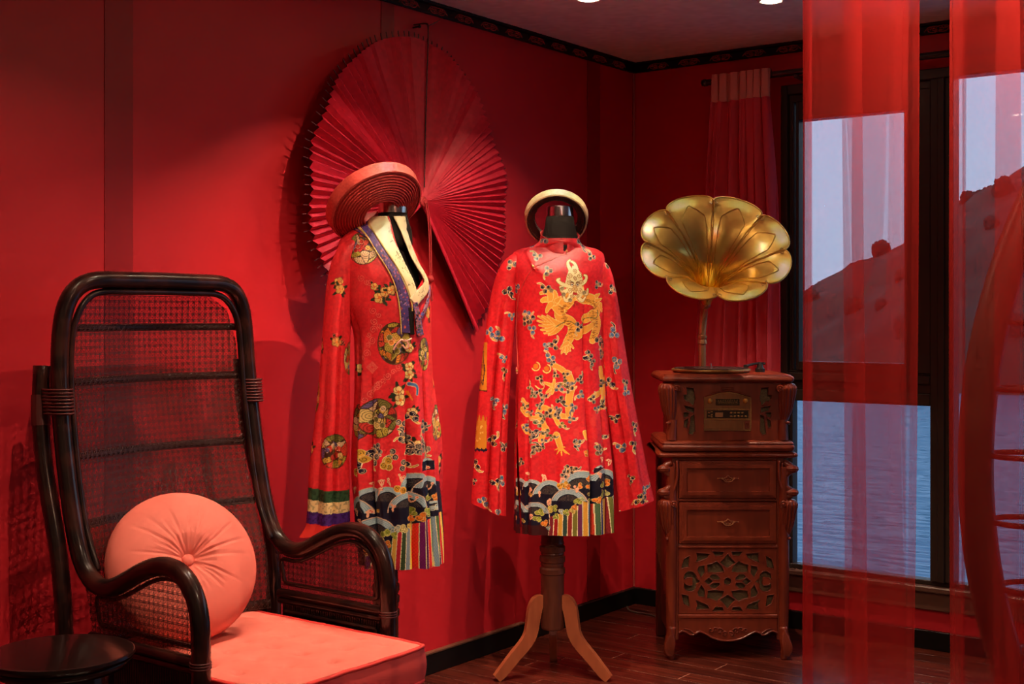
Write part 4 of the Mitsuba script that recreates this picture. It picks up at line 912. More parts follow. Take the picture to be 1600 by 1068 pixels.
def paint_body1(P):
    c = Cloth(P, base=lin(208, 40, 48), seed=7); g = lambda *p: g1(list(p)); D = lambda *pts: g1([(480+x/4.855, 500+y/4.855) for x, y in pts]); W = lambda *pts: g1([(540+x/4.856, 680+y/4.856) for x, y in pts]); U = lambda *pts: g1([(500+x/5.935, 340+y/5.935) for x, y in pts])
    LN = lin(234, 116, 104)
    for q in ((500, 600), (530, 860), (540, 960), (420, 560)):
        x, y = U(q)[0]; c.stroke(spiral(1.6, .8, 6, 24)+(x, y), .9, LN, smooth=False); c.stroke(spiral(1.3, .8, 4.5, 20, 2)+(x+9, y+7), .9, LN, smooth=False)
    for q in ((530, 70), (520, 150), (570, 480), (510, 560), (560, 500), (480, 250), (640, 420), (720, 350)):
        x, y = D(q)[0]; c.stroke(spiral(1.7, .8, 6.5, 24, q[0])+(x, y), .9, LN, smooth=False); c.stroke(spiral(1.3, .8, 4.5, 20, q[1])+(x-8, y+8), .9, LN, smooth=False)
    x, y = D((520, 355))[0]
    for k in (0, 2.6, 5.2): c.stroke([(x-9+k, y), (x, y-9+k), (x+9-k, y), (x, y+9-k), (x-9+k, y)], .9, LN, smooth=False)
    for px, py, r, e in ((573, 387, 27, .95), (622, 536, 33, .80), (566, 659, 29, .80), (597, 652, 31, .95), (548, 668, 26, .7), (667, 553, 26, .5), (682, 665, 26, .6)):
        c.medallion(*g((px, py))[0], r, e)
    for q, r in (((590, 740), 7), ((640, 690), 6), ((540, 640), 4.5), ((700, 670), 5.5), ((1020, 880), 6.5)): c.flower(*U(q)[0], r, lin(236, 190, 110))
    for q, r in (((325, 440), 7), ((410, 365), 6.5), ((720, 540), 7), ((735, 600), 7), ((800, 350), 5.5), ((800, 410), 5.5), ((800, 210), 5.5), ((820, 690), 5), ((840, 940), 6)): c.flower(*D(q)[0], r, lin(240, 214, 140))
    c.stroke(D((800, 480), (850, 500), (850, 560)), 5, BLUE, 3, edge=PALE); c.stroke(D((790, 540), (820, 600)), 4, ORG, 2)
    for q in ((520, 1010), (555, 960), (420, 1030), (450, 1010), (905, 790), (910, 820), (740, 790), (770, 880), (815, 730), (915, 985), (830, 980)): c.cloud(*D(q)[0], c.rng.uniform(2.6, 3.6), c.rng.uniform(0, 6), fill=NAVY, line=PALE)
    for q in ((145, 170), (270, 120), (240, 170), (160, 240), (380, 140), (480, 220), (630, 120), (610, 60), (550, 100), (470, 10)): c.cloud(*W(q)[0], c.rng.uniform(2.8, 3.8), c.rng.uniform(0, 6), fill=NAVY, line=PALE)
    for q in ((345, 205), (100, 275), (170, 150)): c.rosette(*W(q)[0], 7, GOLD)
    R = lambda v: v/4.856
    c.poly(W((-300, 590), (20, 590), (130, 575), (230, 500), (350, 490), (500, 540), (560, 400), (640, 330), (900, 380), (900, 1000), (-300, 1000)), NAVY*.8)
    for x, y, r in ((635, 240, 70), (230, 500, 110), (560, 400, 120), (130, 590, 125), (350, 500, 120), (640, 430, 120), (500, 570, 145), (270, 770, 155), (690, 560, 60)): c.arch(*W((x, y))[0], R(r))
    top = [tuple(W(q)[0]) for q in ((-200, 900), (60, 880), (250, 855), (370, 810), (400, 730), (520, 680), (600, 640), (730, 600), (900, 600))]
    cols = [lin(70, 26, 70), lin(150, 40, 44), lin(96, 30, 80), lin(176, 60, 40), lin(60, 84, 50), lin(206, 160, 70), lin(186, 46, 60), lin(52, 70, 44), lin(120, 136, 150), lin(236, 206, 70), lin(222, 44, 40), lin(110, 30, 96), lin(84, 24, 74), lin(222, 50, 44), lin(238, 206, 80), lin(118, 140, 156), lin(80, 110, 70), lin(90, 40, 90), lin(220, 60, 50), lin(230, 200, 80)]
    xl = W((205, 980))[0][0]
    i = c.near(500, 760, 760, 920); yt = np.interp(c.P[i, 0], [q[0] for q in top], [q[1] for q in top]); c.put(i, c.P[i, 1] > yt+2, lin(40, 20, 34))
    c.stripes(top, W((500, 985))[0][1], cols, xl, xl+len(cols)*7.4, W((560, 800))[0][0], .16)
    for q, n in (((80, 450), 3), ((140, 440), 3), ((220, 400), 4), ((310, 370), 3), ((370, 370), 2), ((100, 620), 3), ((120, 700), 3), ((210, 610), 3), ((390, 560), 3), ((280, 440), 3), ((640, 280), 3), ((540, 500), 3), ((450, 340), 3), ((660, 420), 2)): c.spray(*W(q)[0], n, 10)
    for q, r, col in [((330, 720), 36, GRN), ((225, 770), 36, GRN), ((260, 830), 34, GRN), ((310, 795), 30, GRN), ((630, 580), 40, GRN), ((650, 470), 32, GRN), ((165, 755), 30, lin(170, 186, 180)), ((690, 550), 30, lin(170, 186, 190)), ((220, 865), 30, ORG), ((350, 810), 26, ORG), ((440, 405), 42, lin(222, 150, 50)), ((530, 620), 30, ORG), ((590, 605), 32, ORG), ((545, 570), 28, GRN),
                      ((470, 690), 30, lin(210, 190, 120)), ((420, 690), 28, lin(180, 190, 170)), ((520, 665), 26, lin(210, 180, 90)), ((400, 740), 24, GRN), ((380, 690), 22, SKYB), ((265, 560), 20, GOLD), ((690, 470), 26, ORG)]:
        c.rosette(*W(q)[0], R(r)*.75, col)
    return c.C
rb1 = thing('silk_robe', 'red flowered silk robe with cream inner collar beside the wall fan, facing right', 'robe')
pv = shapely.Polygon(VNECK); shapely.prepare(pv)
m, C = cloth_mesh(B1, theta_grid(460, 50), 780, paint_body1, 603, S1, cutfn=lambda P: shapely.contains_xy(pv, P[:, 0], P[:, 1]))
part(rb1, 'body', m, 'm_satin', smooth=True, color=C)
def paint_sleeve1(P):
    c = Cloth(P, base=lin(206, 38, 46), seed=17)
    for px, py, r, e in ((530, 704, 27, .95), (489, 617, 28, .45), (478, 440, 20, .35), (560, 560, 26, .6)): c.medallion(px, py, r, e)
    for px, py, r in ((535, 440, 5.5), (537, 452, 5.5), (498, 540, 6), (532, 534, 6), (484, 702, 5)): c.flower(px, py, r, lin(232, 180, 100))
    for y0, y1, col in ((763, 781, lin(44, 74, 48)), (781, 799, lin(226, 196, 140)), (799, 817, lin(66, 34, 110))):
        i = c.near(380, y0-8, 700, y1+8); q = c.P[i]; e = 3*np.sin((q[:, 0]-500)*.035); m = (q[:, 1] > y0+e) & (q[:, 1] <= y1+e)
        n = meshkit.noise(np.c_[q[:, 0]*.35, q[:, 1]*.35, 0*q[:, 0]], 3)
        c.C[i[m]] = col*(1-(.45*(n[m] > .62))[:, None])
    i = c.near(380, 815, 700, 860); q = c.P[i]; c.put(i, q[:, 1] > 818+3*np.sin((q[:, 0]-500)*.035), lin(208, 52, 46))
    for k in range(10): c.stroke(spiral(1.6, .8, 6, 24, k)+(c.rng.uniform(490, 550), c.rng.uniform(420, 750)), .9, lin(222, 86, 78), smooth=False)
    return c.C
lw1 = [(z1(836), .072, .060, x1(508), .050), (z1(818), .063, .058, x1(514), .050), (z1(740), .058, .056, x1(516), .050), (z1(640), .049, .052, x1(522), .052), (z1(540), .041, .048, x1(527), .054), (z1(460), .039, .046, x1(532), .056), (z1(415), .040, .046, x1(540), .054), (z1(385), .040, .046, x1(552), .046), (z1(370), .028, .034, x1(562), .036), (z1(365), .010, .012, x1(568), .030)]
_, SL1 = side_sleeve(rb1, M1, lw1, [fold(.42, -.020, .12, 1.38, 1.0), fold(.05, .008, .2, 1.3, .8), fold(-.5, -.008, .2, 1.3, .8), ripple(5, .003, .5, 1.3, .6)], 603, S1, paint_sleeve1, .10)
def paint_far1(P):
    c = Cloth(P, base=lin(200, 36, 44), seed=19)
    c.medallion(686, 664, 28, .9); c.medallion(684, 740, 14, .8)
    for px, py in ((690, 600), (690, 725), (682, 520)): c.flower(px, py, 5, lin(232, 180, 100))
    return c.C
rw1 = [(z1(782), .030, .040, x1(674), -.065), (z1(740), .036, .044, x1(672), -.065), (z1(690), .040, .046, x1(668), -.065), (z1(620), .036, .044, x1(660), -.065), (z1(540), .032, .042, x1(650), -.065), (z1(460), .032, .040, x1(636), -.062), (z1(410), .030, .036, x1(622), -.058), (z1(395), .010, .012, x1(615), -.05)]
side_sleeve(rb1, M1, rw1, [ripple(5, .003, .5, 1.3, .6)], 603, S1, paint_far1, .25, nf=60, nv=260)
# collar bands
def band_part(name, path, w0, w1, col, off, lab=None, thick=.002, motif=None, n=140, m=18):
    b, Q = ribbon(B1, g1(path), w0, w1, 603, S1, off=off, thick=thick, n=n, m=m)
    k = len(Q[0]); V = np.concatenate([Q, Q[:, ::-1]], 1).reshape(-1, 2); V = np.vstack([V, V[:1], V[-1:]])
    c = Cloth(V, base=col, seed=len(path), brocade=False)
    if motif: motif(c)
    return part(rb1, name, b, 'm_satin', smooth=True, color=np.clip(c.C, 0, 1), label=lab)
def brocade(c):
    for k in range(240):
        i = c.rng.integers(len(c.P)); x, y = c.P[i]; c.disc(x, y, c.rng.uniform(.7, 1.8), (lin(120, 84, 140), lin(26, 20, 46), lin(150, 110, 120), lin(170, 70, 60), lin(60, 60, 120))[c.rng.integers(5)])
def dots(c):
    for k in range(14):
        i = c.rng.integers(len(c.P)); x, y = c.P[i]
        for q in range(5): c.disc(x+c.rng.normal(0, 3), y+c.rng.normal(0, 3), .8, lin(110, 90, 50))
band_part('collar_band', [(569, 344), (580, 361), (601, 392), (623, 426), (637, 468), (640, 520)], 15, 17, lin(58, 40, 92), .0025, 'violet brocade lapel band', motif=brocade)
band_part('inner_collar', [(590, 326), (604, 366), (626, 406), (645, 446), (652, 470)], 25, 16, lin(226, 206, 160), .0050, 'wide cream inner collar', motif=dots)
band_part('inner_collar', [(622, 328), (636, 372), (655, 414), (667, 441), (660, 458), (649, 472)], 16, 17, lin(214, 192, 150), .0065, 'wide cream inner collar', motif=dots)
band_part('collar_band', [(678, 446), (670, 470), (660, 498)], 8, 6, lin(64, 24, 60), .0045, 'violet brocade lapel band', motif=brocade)
band_part('ribbon', [(651, 472), (655, 495), (659, 524)], 8, 13, lin(60, 74, 60), .0085, 'patterned hanging ribbon', motif=brocade)
b, _ = vband(B1, [(645, 480), (646, 500), (648, 522)], 12, 9, 603, S1, off=.0035, thick=.001); part(rb1, 'dark_gap', b, 'm_form', smooth=True, label='black band laid in as the dark gap of the opening')  # black band over the cloth stands in for the dark gap
for pa in ([(580, 344), (593, 369), (612, 398), (633, 432), (646, 468), (648, 486)], [(562, 345), (573, 362), (594, 394), (615, 428), (628, 470), (632, 522)]):
    b, _ = vband(B1, pa, 2.2, 2.2, 603, S1, off=.006, thick=.0014, n=70, m=4); part(rb1, 'gold_piping', b, 'm_goldthread', smooth=True, label='narrow gold piping along the lapel')
princ('m_pinktie', (0.86, 0.42, 0.34), 0.5)
T0 = B1.at(np.array(.25), np.array(float(np.interp(z1(530), B1.f(np.linspace(0, 1, 400))[:, 0], np.linspace(0, 1, 400)))), .012)
tie = part(rb1, 'tie', cat(tube(smooth_path([T0, T0+EX*.012+[0, 0, -.004], T0+EX*.030+[0, 0, .004]], 10), .0032, 6), tube(smooth_path([T0, T0-EX*.012+[0, 0, -.010], T0-EX*.024+[0, 0, -.030]], 10), .0030, 6), tube(smooth_path([T0+EX*.008, T0+EX*.020+[0, 0, -.014], T0+EX*.014+[0, 0, -.026], T0+EX*.002+[0, 0, -.014]], 14), .0030, 6)), 'm_pinktie', smooth=True, label='small pink cord bow at the waist')
princ('m_redband', proc(lambda p, n, uv: mix((0.52, 0.040, 0.035), (0.66, 0.085, 0.065), noise(p.x*200, p.y*200, p.z*200))), 0.5, sheen=0.4)
princ('m_redcoil', proc(lambda p, n, uv: mix((0.40, 0.022, 0.020), (0.52, 0.042, 0.034), noise(p.x*260, p.y*260, p.z*260))), 0.55)
CT = M1+EX*x1(586)+EF*.02+np.array([0, 0, z1(315)])
turban('turban', 'large red coiled turban hat tilted on the flowered robe, before the fan', CT, -(EX*.45+EF*.52-np.array([0, 0, .72])), .142, .052, .040, 'm_redband', 'm_redcoil', 12, bulge=.032)
# ------------------------------------------------------------------ carved drawer cabinet and gramophone
def gloss_wood(name, a, b):
    fn = proc(lambda p, n, uv: mix(a, b, fbm(p.x*38+p.y*12, p.y*38-p.x*12, p.z*5, 4)))
    princ(name, fn, 0.24, specular=0.5, clearcoat=0.6, clearcoat_gloss=0.93)
gloss_wood('m_mahogany', (0.075, 0.0085, 0.004), (0.190, 0.028, 0.010))
gloss_wood('m_mahogany_dark', (0.060, 0.008, 0.004), (0.130, 0.020, 0.008))
princ('m_brass', proc(lambda p, n, uv: mix((0.78, 0.50, 0.11), (0.92, 0.64, 0.17), fbm(p.x*40, p.y*40, p.z*40, 3))), 0.21, metallic=1.0)
princ('m_brass_old', (0.42, 0.25, 0.09), 0.35, metallic=0.9)
princ('m_copper', (0.58, 0.29, 0.15), 0.32, metallic=0.9)
princ('m_mesh', proc(lambda p, n, uv: mix((0.05, 0.032, 0.014), (0.16, 0.11, 0.05), smoothstep(0.3, 0.7, noise(p.x*700, p.y*700, p.z*700)))), 0.6)
princ('m_brasspanel', proc(lambda p, n, uv: mix((0.20, 0.085, 0.040), (0.32, 0.15, 0.065), fbm(p.x*120, p.y*120, p.z*20, 3))), 0.32, metallic=0.7)
princ('m_display', (0.02, 0.012, 0.008), 0.2)
CO = CAM*[1, 1, 0]+FW*4.675+RT*0.784
UP = np.array([0, 0, 1.0])
def C3(m): return mapped(m, CO, EX, UP, EF)       # local x right, y up, z towards the viewer
def cbox(x0, x1, y0, y1, z0, z1, c=0.003): return C3(box(x0, x1, y0, y1, z0, z1, c))
def moulding(hw, y0, prof, depth, back=.0, zf=.0):
    """A slab with a moulded edge on the front and both sides; prof: (outset, height) going up."""
    rows = []
    for o, h in prof:
        w, z1, z0 = hw+o, zf+o, zf-depth-o*.5; r = .012
        a = np.linspace(0, np.pi/2, 5)
        pts = [(w-r+r*np.cos(t), z1-r+r*np.sin(t)) for t in a]+[(-w+r-r*np.sin(t), z1-r+r*np.cos(t)) for t in a]+[(-w, z0), (w, z0)]
        rows.append([(x, y0+h, z) for x, z in pts])
    G = np.array(rows)
    m = grid_mesh(G, cv=True, caps=True); m.fix_normals(); return C3(m)
def corbel(sx, x0, x1, ytop, ybot, rt, rb, zf, ridges=14, bulge=.5):
    """Gadrooned bracket: swells at the top, tucks in at the bottom."""
    n, k = 44, 90
    t = np.linspace(0, 1, n)[:, None]; a = np.linspace(0, 2*np.pi, k+1)[None, :-1]
    r = rb+(rt-rb)*(1-t)**bulge*(1-.35*np.exp(-(t/.10)**2)); r = r*np.sqrt(np.clip(1-((1-t)-.97).clip(0)/.04, .3, 1))
    r = r*(1+.24*np.abs(np.sin(ridges*a/2+2.2*t))*np.clip((1-t)*3, 0, 1)*np.clip(t*8, 0.2, 1))
    xc = x1+(x0-x1)*(1-t)**.7; y = ytop+(ybot-ytop)*t
    G = np.stack([sx*(xc+r*np.cos(a)*.92), y+0*a, zf-.012+r*np.sin(a)*.95+.010*(1-t)], -1)
    m = grid_mesh(G, cv=True, caps=True); m.fix_normals(); return m
def volute(sx, x, y, z, r, turns=1.6, tr=.0040):
    P = spiral(turns, .0015, r, 40, 0.4, 1); P3 = np.c_[sx*P[:, 0]+sx*x, P[:, 1]+y, np.linspace(z+.004, z, 40)]
    b = trimesh.creation.icosphere(2, r*.34); b.apply_translation((sx*x, y, z+.003))
    return [tube(P3, np.linspace(tr*.6, tr, 40), 7), b]
cb = thing('drawer_cabinet', 'carved reddish mahogany cabinet with two drawers and a fretwork panel below', 'cabinet')
part(cb, 'carcass', cat(cbox(-.205, -.178, .07, .735, -.37, -.004), cbox(.178, .205, .07, .735, -.37, -.004), cbox(-.18, .18, .07, .735, -.37, -.35), cbox(-.18, .18, .150, .165, -.35, -.006), cbox(-.18, .18, .405, .418, -.35, -.004), cbox(-.18, .18, .572, .583, -.35, -.004), cbox(-.18, .18, .722, .735, -.35, -.004), cbox(-.18, .18, .165, .722, -.30, -.20)), 'm_mahogany_dark', smooth=False)
part(cb, 'top', moulding(.246, .730, [(-.012, 0), (.002, .002), (.008, .007), (.009, .013), (.005, .018), (.001, .021), (-.004, .023)], .375), 'm_mahogany', smooth=40)
for y0, y1 in ((.584, .721), (.420, .570)):
    W_ = .1765
    frame = shapely.box(-W_, y0, W_, y1).difference(shapely.box(-W_+.022, y0+.022, W_-.022, y1-.022))
    steps = []
    for k in range(6):
        i = .003+.0035*k; steps.append(extrude(shapely.box(-W_+i, y0+i, W_-i, y1-i).difference(shapely.box(-W_+.026, y0+.026, W_-.026, y1-.026)), .0022, -.004+.0022*k*(1 if k < 4 else 0)+(.0066 if k == 4 else .0044 if k == 5 else 0)))
    d = part(cb, 'drawer', cat([C3(q) for q in steps], cbox(-W_, W_, y0, y1, -.20, -.004, .001)), 'm_mahogany', smooth=False)
    hy = (y0+y1)/2+.004
    hs = []
    for sx in (1, -1):
        hs.append(tube(smooth_path([(sx*.0, hy-.010, .008), (sx*.012, hy-.008, .010), (sx*.020, hy, .010), (sx*.029, hy+.003, .007), (sx*.036, hy+.001, .004)], 16), np.linspace(.0022, .0012, 16), 6))
        hs.append(tube(smooth_path([(sx*.001, hy+.013, .001), (sx*.006, hy+.006, .002), (sx*.013, hy+.004, .002), (sx*.017, hy-.004, .002)], 14), .0012, 5))
        hs.append(tube(smooth_path([(sx*.001, hy-.002, .002), (sx*.007, hy-.006, .002), (sx*.011, hy+.002, .002), (sx*.004, hy+.006, .002)], 14), .0011, 5))
        b = trimesh.creation.icosphere(2, .0042); b.apply_translation((sx*.021, hy+.001, .004)); hs.append(b)
        b = trimesh.creation.icosphere(1, .0022); b.apply_translation((sx*.037, hy+.001, .002)); hs.append(b)
    part(d, 'handle', C3(cat(hs)), 'm_copper', smooth=True, label='ornate brass bail handle')
# fretwork panel
def fret():
    k = 3.98*430.4; q = lambda pts: [((x-527)/k, .283-(y-433)/k) for x, y in pts]
    H = [shapely.Point(0, .283).buffer(24/k)]
    base = [[(550, 372), (562, 338), (595, 308), (632, 326), (655, 330), (650, 375), (600, 380)], [(672, 333), (706, 340), (716, 362), (692, 412), (670, 380)], [(527, 262), (546, 290), (576, 318), (527, 350)], [(550, 250), (622, 248), (602, 276), (560, 272)], [(640, 262), (722, 256), (716, 290), (726, 316), (690, 302), (652, 286)], [(764, 274), (800, 295), (816, 352), (772, 344)],
            [(575, 412), (600, 388), (628, 390), (640, 406), (618, 424), (580, 424)], [(652, 433), (640, 412), (668, 433)], [(618, 433), (645, 410), (672, 433)]]
    for sx in (1, -1):
        for sy in (1, -1):
            for b in base: H.append(shapely.Polygon([((x-527)*sx/k, .283-(y-433)*sy/k) for x, y in b]).buffer(.002).buffer(-.001))
        h = shapely.union_all([shapely.Point(sx*(762-527)/k, .283+sy*26/k).buffer(40/k) for sy in (1, -1)]+[shapely.Polygon([(sx*(698-527)/k, .283), (sx*(770-527)/k, .283+55/k), (sx*(770-527)/k, .283-55/k)])])
        inner = shapely.union_all([shapely.Point(sx*(772-527)/k, .283).buffer(24/k), shapely.box(min(sx*(775-527)/k, sx*(822-527)/k), .283-7/k, max(sx*(775-527)/k, sx*(822-527)/k), .283+7/k), shapely.Point(sx*(758-527)/k, .283+14/k).buffer(12/k), shapely.Point(sx*(758-527)/k, .283-14/k).buffer(12/k)])
        H.append(h.difference(inner))
    return shapely.union_all(H).intersection(shapely.box(-.168, .172, .168, .398))
hl = fret()
pan = shapely.box(-.1775, .166, .1775, .404).difference(hl)
gp = part(cb, 'fretwork_panel', C3(cat(extrude(pan, .010, -.016))), 'm_mahogany', smooth=False, label='pierced fretwork panel with a flower rosette')
rims = []
for g in getattr(hl, 'geoms', [hl]):
    for rg_ in [g.exterior]+list(g.interiors):
        c = np.array(rg_.coords)[:-1]; 
        if len(c) > 6: c = c[::max(1, len(c)//26)]
        rims.append(tube(np.c_[c, np.full(len(c), -.006)], .0014, 5, closed=True))
part(gp, 'carved_edge', C3(cat(rims)), 'm_mahogany', smooth=True)
part(cb, 'speaker_cloth', cbox(-.177, .177, .166, .404, -.030, -.026, 0), 'm_mesh', smooth=False, label='brownish gold cloth behind the fretwork')
part(cb, 'rail', cat(cbox(-.180, .180, .150, .164, -.02, .003, .003), cbox(-.180, .180, .404, .412, -.02, .001, .002)), 'm_mahogany', smooth=False)
# apron
ap = [(-.178, .152), (-.178, .098), (-.165, .104), (-.150, .100), (-.128, .090), (-.110, .101), (-.085, .096), (-.055, .080), (-.025, .071), (0, .069)]
ap = ap+[(-x, y) for x, y in ap[::-1][1:]]
apm = [extrude(shapely.Polygon(ap), .014, -.016)]
edge = smooth_path([(x, y, .0) for x, y in ap[1:-1]], 90)
apm.append(tube(edge, .0035, 7))
part(cb, 'apron', C3(cat(apm)), 'm_mahogany', smooth=35)
car = []
for sx in (1, -1):
    for k, (x, y, r) in enumerate(((.012, .088, .010), (.030, .099, .012), (.047, .103, .011), (.064, .100, .009))):
        car.append(tube(np.c_[spiral(1.2, .001, r, 22, 1.2+k*.5, 1)*[sx, 1]+(sx*x, y+.006), np.full(22, .001)], np.linspace(.0016, .0028, 22), 6))
    car += [tube(smooth_path([(sx*.100, .106, .001), (sx*.12, .096, .002), (sx*.138, .108, .002), (sx*.160, .112, .001)], 16), .0024, 6)]
part(cb, 'apron_carving', C3(cat(car)), 'm_mahogany', smooth=True)
for sx in (1, -1):
    # the carved corner: double knob scroll, gadrooned corbel, leg and shell foot
    cs = [tube(smooth_path([(sx*.204, .715, -.010), (sx*.226, .702, -.006), (sx*.230, .690, -.004), (sx*.214, .672, -.004), (sx*.206, .650, -.004), (sx*.210, .628, -.004), (sx*.226, .612, -.004), (sx*.230, .600, -.004), (sx*.212, .588, -.006)], 40), np.interp(np.linspace(0, 1, 40), [0, .25, .5, .75, 1], [.012, .014, .0085, .014, .012]), 12)]
    for y in (.692, .607):
        b = trimesh.creation.icosphere(3, .0165); b.apply_scale((1.5, .95, 1.0)); v = b.vertices; b.vertices = v*(1+.05*np.sin(10*np.arctan2(v[:, 1], v[:, 2]))[:, None]); b.apply_translation((sx*.232, y, -.002)); cs.append(b)
    cs += [tube(smooth_path([(sx*.186, .722, .002), (sx*.184, .68, .003), (sx*.190, .635, .003), (sx*.205, .598, .002)], 20), .005, 7), tube(smooth_path([(sx*.197, .715, .004), (sx*.196, .68, .005), (sx*.201, .645, .004)], 16), .0035, 6)]
    part(cb, 'corner_scroll', C3(cat(cs)), 'm_mahogany', smooth=True, label='carved corner scroll with two knobs')
    part(cb, 'corner_corbel', C3(cat(corbel(sx, .226, .205, .582, .436, .030, .014, -.006), volute(sx, .199, .566, .014, .013))), 'm_mahogany', smooth=40, label='ribbed acanthus corner bracket')
    bd = trimesh.creation.icosphere(2, .006); bd.apply_translation((sx*.222, .441, .006))
    part(cb, 'leg', C3(cat(bd, tube(np.array([(sx*.204, y, -.012) for y in (.70, .50, .44, .30, .16, .11)]), [.020, .020, .021, .0215, .019, .018], 14))), 'm_mahogany', smooth=40)
    ft = []
    for k in range(6):
        a = (k-2.5)*.30
        ft.append(tube(smooth_path([(sx*(.205+.004*np.sin(a)), .112-.004*abs(k-2.5), .006), (sx*.208+.016*np.sin(a), .075, .010), (sx*.214+.020*np.sin(a), .040, .012), (sx*.210+.011*np.sin(a), .016, .010)], 14), np.interp(np.linspace(0, 1, 14), [0, .6, 1], [.0030, .0058, .003]), 7))
    ft.append(tube(smooth_path([(sx*.203, .120, -.010), (sx*.208, .07, -.008), (sx*.213, .035, -.006), (sx*.206, .010, -.008), (sx*.206, .0, -.008)], 16), [.017]*4+[.020]*8+[.014]*2+[.012]*2, 14))
    part(cb, 'foot', C3(cat(ft)), 'm_mahogany', smooth=True, label='shell-carved front foot')
    part(cb, 'rear_leg', cbox(sx*.203-.018, sx*.203+.018, 0, .74, -.375, -.338, .004), 'm_mahogany_dark', smooth=False)

# gramophone
gm = thing('gramophone', 'wooden gramophone radio with a large flower-shaped brass horn, standing on the carved cabinet', 'gramophone')
part(gm, 'base', moulding(.232, .7545, [(-.006, 0), (.004, .002), (.010, .010), (.011, .018), (.006, .026), (.008, .030), (.003, .036), (-.004, .040)], .36), 'm_mahogany', smooth=40)
fl1 = []
k = 3.559*430.4; q = lambda pts, sx: [((sx*(abs((x/3.559+1000)-1137.5)))/430.4, 1.25-((560+y/3.559)-492)/430.4) for x, y in pts]
holes = [[(262, 160), (300, 165), (310, 215), (300, 262), (275, 240), (265, 200)], [(245, 205), (262, 200), (275, 232), (262, 240), (248, 225)], [(248, 262), (280, 268), (303, 275), (302, 300), (262, 290)], [(245, 300), (275, 300), (270, 322), (248, 328)], [(250, 345), (272, 332), (262, 385), (246, 380)], [(285, 325), (306, 310), (309, 400), (296, 425), (274, 418), (280, 370)]]
hs = shapely.union_all([shapely.Polygon(q(h, sx)).buffer(.002).buffer(-.001) for h in holes for sx in (1, -1)])
fp = shapely.box(-.195, .796, .195, 1.004)
part(gm, 'body', cat(cbox(-.195, -.185, .794, 1.006, -.345, -.018), cbox(.185, .195, .794, 1.006, -.345, -.018), cbox(-.19, .19, .794, 1.006, -.345, -.335), cbox(-.19, .19, .794, .804, -.34, -.018)), 'm_mahogany_dark', smooth=False)
part(gm, 'front_board', C3(extrude(fp.difference(hs), .009, -.020)), 'm_mahogany', smooth=False, label='front board with pierced leaf sprays')
part(gm, 'speaker_cloth', cbox(-.185, .185, .80, 1.0, -.034, -.030, 0), 'm_mesh', smooth=False)
er = []
for g in hs.geoms:
    c = np.array(g.exterior.coords)[:-1][::2]; er.append(tube(np.c_[c, np.full(len(c), -.011)], .0013, 5, closed=True))
for e_ in er: part(gm, 'leaf_edge', C3(e_), 'm_mahogany', smooth=True)
part(gm, 'top', moulding(.228, 1.004, [(-.010, 0), (.004, .002), (.012, .009), (.013, .016), (.010, .022), (.004, .026), (.0, .030), (-.006, .031)], .35), 'm_mahogany', smooth=40)
for sx in (1, -1):
    part(gm, 'corner_bracket', C3(cat(corbel(sx, .221, .203, 1.004, .858, .032, .013, -.010), volute(sx, .188, .985, .012, .012), tube(np.array([(sx*.200, .87, -.016), (sx*.203, .796, -.016)]), [.018, .020], 12))), 'm_mahogany', smooth=40, label='ribbed scroll bracket at the corner')
    b = trimesh.creation.icosphere(2, .0055); b.apply_scale((1.7, 1, 1)); b.apply_translation((sx*.217, .860, .004)); part(gm, 'bead', C3(b), 'm_mahogany', smooth=True)
part(gm, 'crest', cat(cbox(-.024, .024, .978, .988, -.014, -.004, .003), C3(tube(smooth_path([(-.085, .950, -.010), (-.06, .962, -.009), (0, .975, -.008), (.06, .962, -.009), (.085, .950, -.010)], 30), .003, 6))), 'm_mahogany', smooth=False)
# radio panel
pa = [(-.086, .831), (.086, .831), (.086, .950), (.060, .957), (.030, .966), (0, .970), (-.030, .966), (-.060, .957), (-.086, .950)]
rp = part(gm, 'radio_panel', C3(cat(extrude(shapely.Polygon(pa), .005, -.012))), 'm_brasspanel', smooth=False, label='brass radio panel with dial, knobs and buttons')
pe = np.array(pa); part(rp, 'beading', C3(cat(tube(np.c_[pe*[.985, 1]+[0, 0], np.full(len(pe), -.006)], .0013, 5, closed=True), tube(np.array([(-.084, .908, -.0065), (.084, .908, -.0065)]), .0012, 5), tube(np.array([(-.084, .872, -.0065), (.084, .872, -.0065)]), .0012, 5))), 'm_brass_old', smooth=True)
part(rp, 'tuning_dial', cat(cbox(-.043, .043, .922, .945, -.008, -.005, .001)), 'm_display', smooth=False, label='dark tuning dial')
tk = [C3(box(-.036, .036, .9332, .9344, -.0052, -.0045))]+[C3(box(x-.0005, x+.0005, .926, .9325 if k % 2 else .930, -.0052, -.0045)) for k, x in enumerate(np.linspace(-.036, .036, 17))]+[C3(box(x-.0012, x+.0012, .937, .942, -.0052, -.0045)) for x in np.linspace(-.034, .034, 9)]
part(rp, 'dial_scale', cat(tk), 'm_brass_old', smooth=False, stuff=True)
for sx in (1, -1):
    kn = lathe([(0, -.002), (.0085, -.002), (.0090, .003), (.0075, .009), (.0055, .011), (0, .0115)], 28)
    part(rp, 'knob', mapped(kn, CO+EX*sx*.0645+UP*.9385+EF*(-.006), EX, UP, EF), 'm_brass', smooth=40, label='round brass knob')
part(rp, 'control_strip', cbox(-.076, .076, .876, .904, -.008, -.0055, .001), 'm_display', smooth=False, label='dark strip with a small screen and buttons')
princ('m_screen', (0.22, 0.10, 0.045), 0.3)
part(rp, 'screen', cbox(-.046, -.017, .880, .896, -.0058, -.0045, .0006), 'm_screen', smooth=False, label='small amber screen')
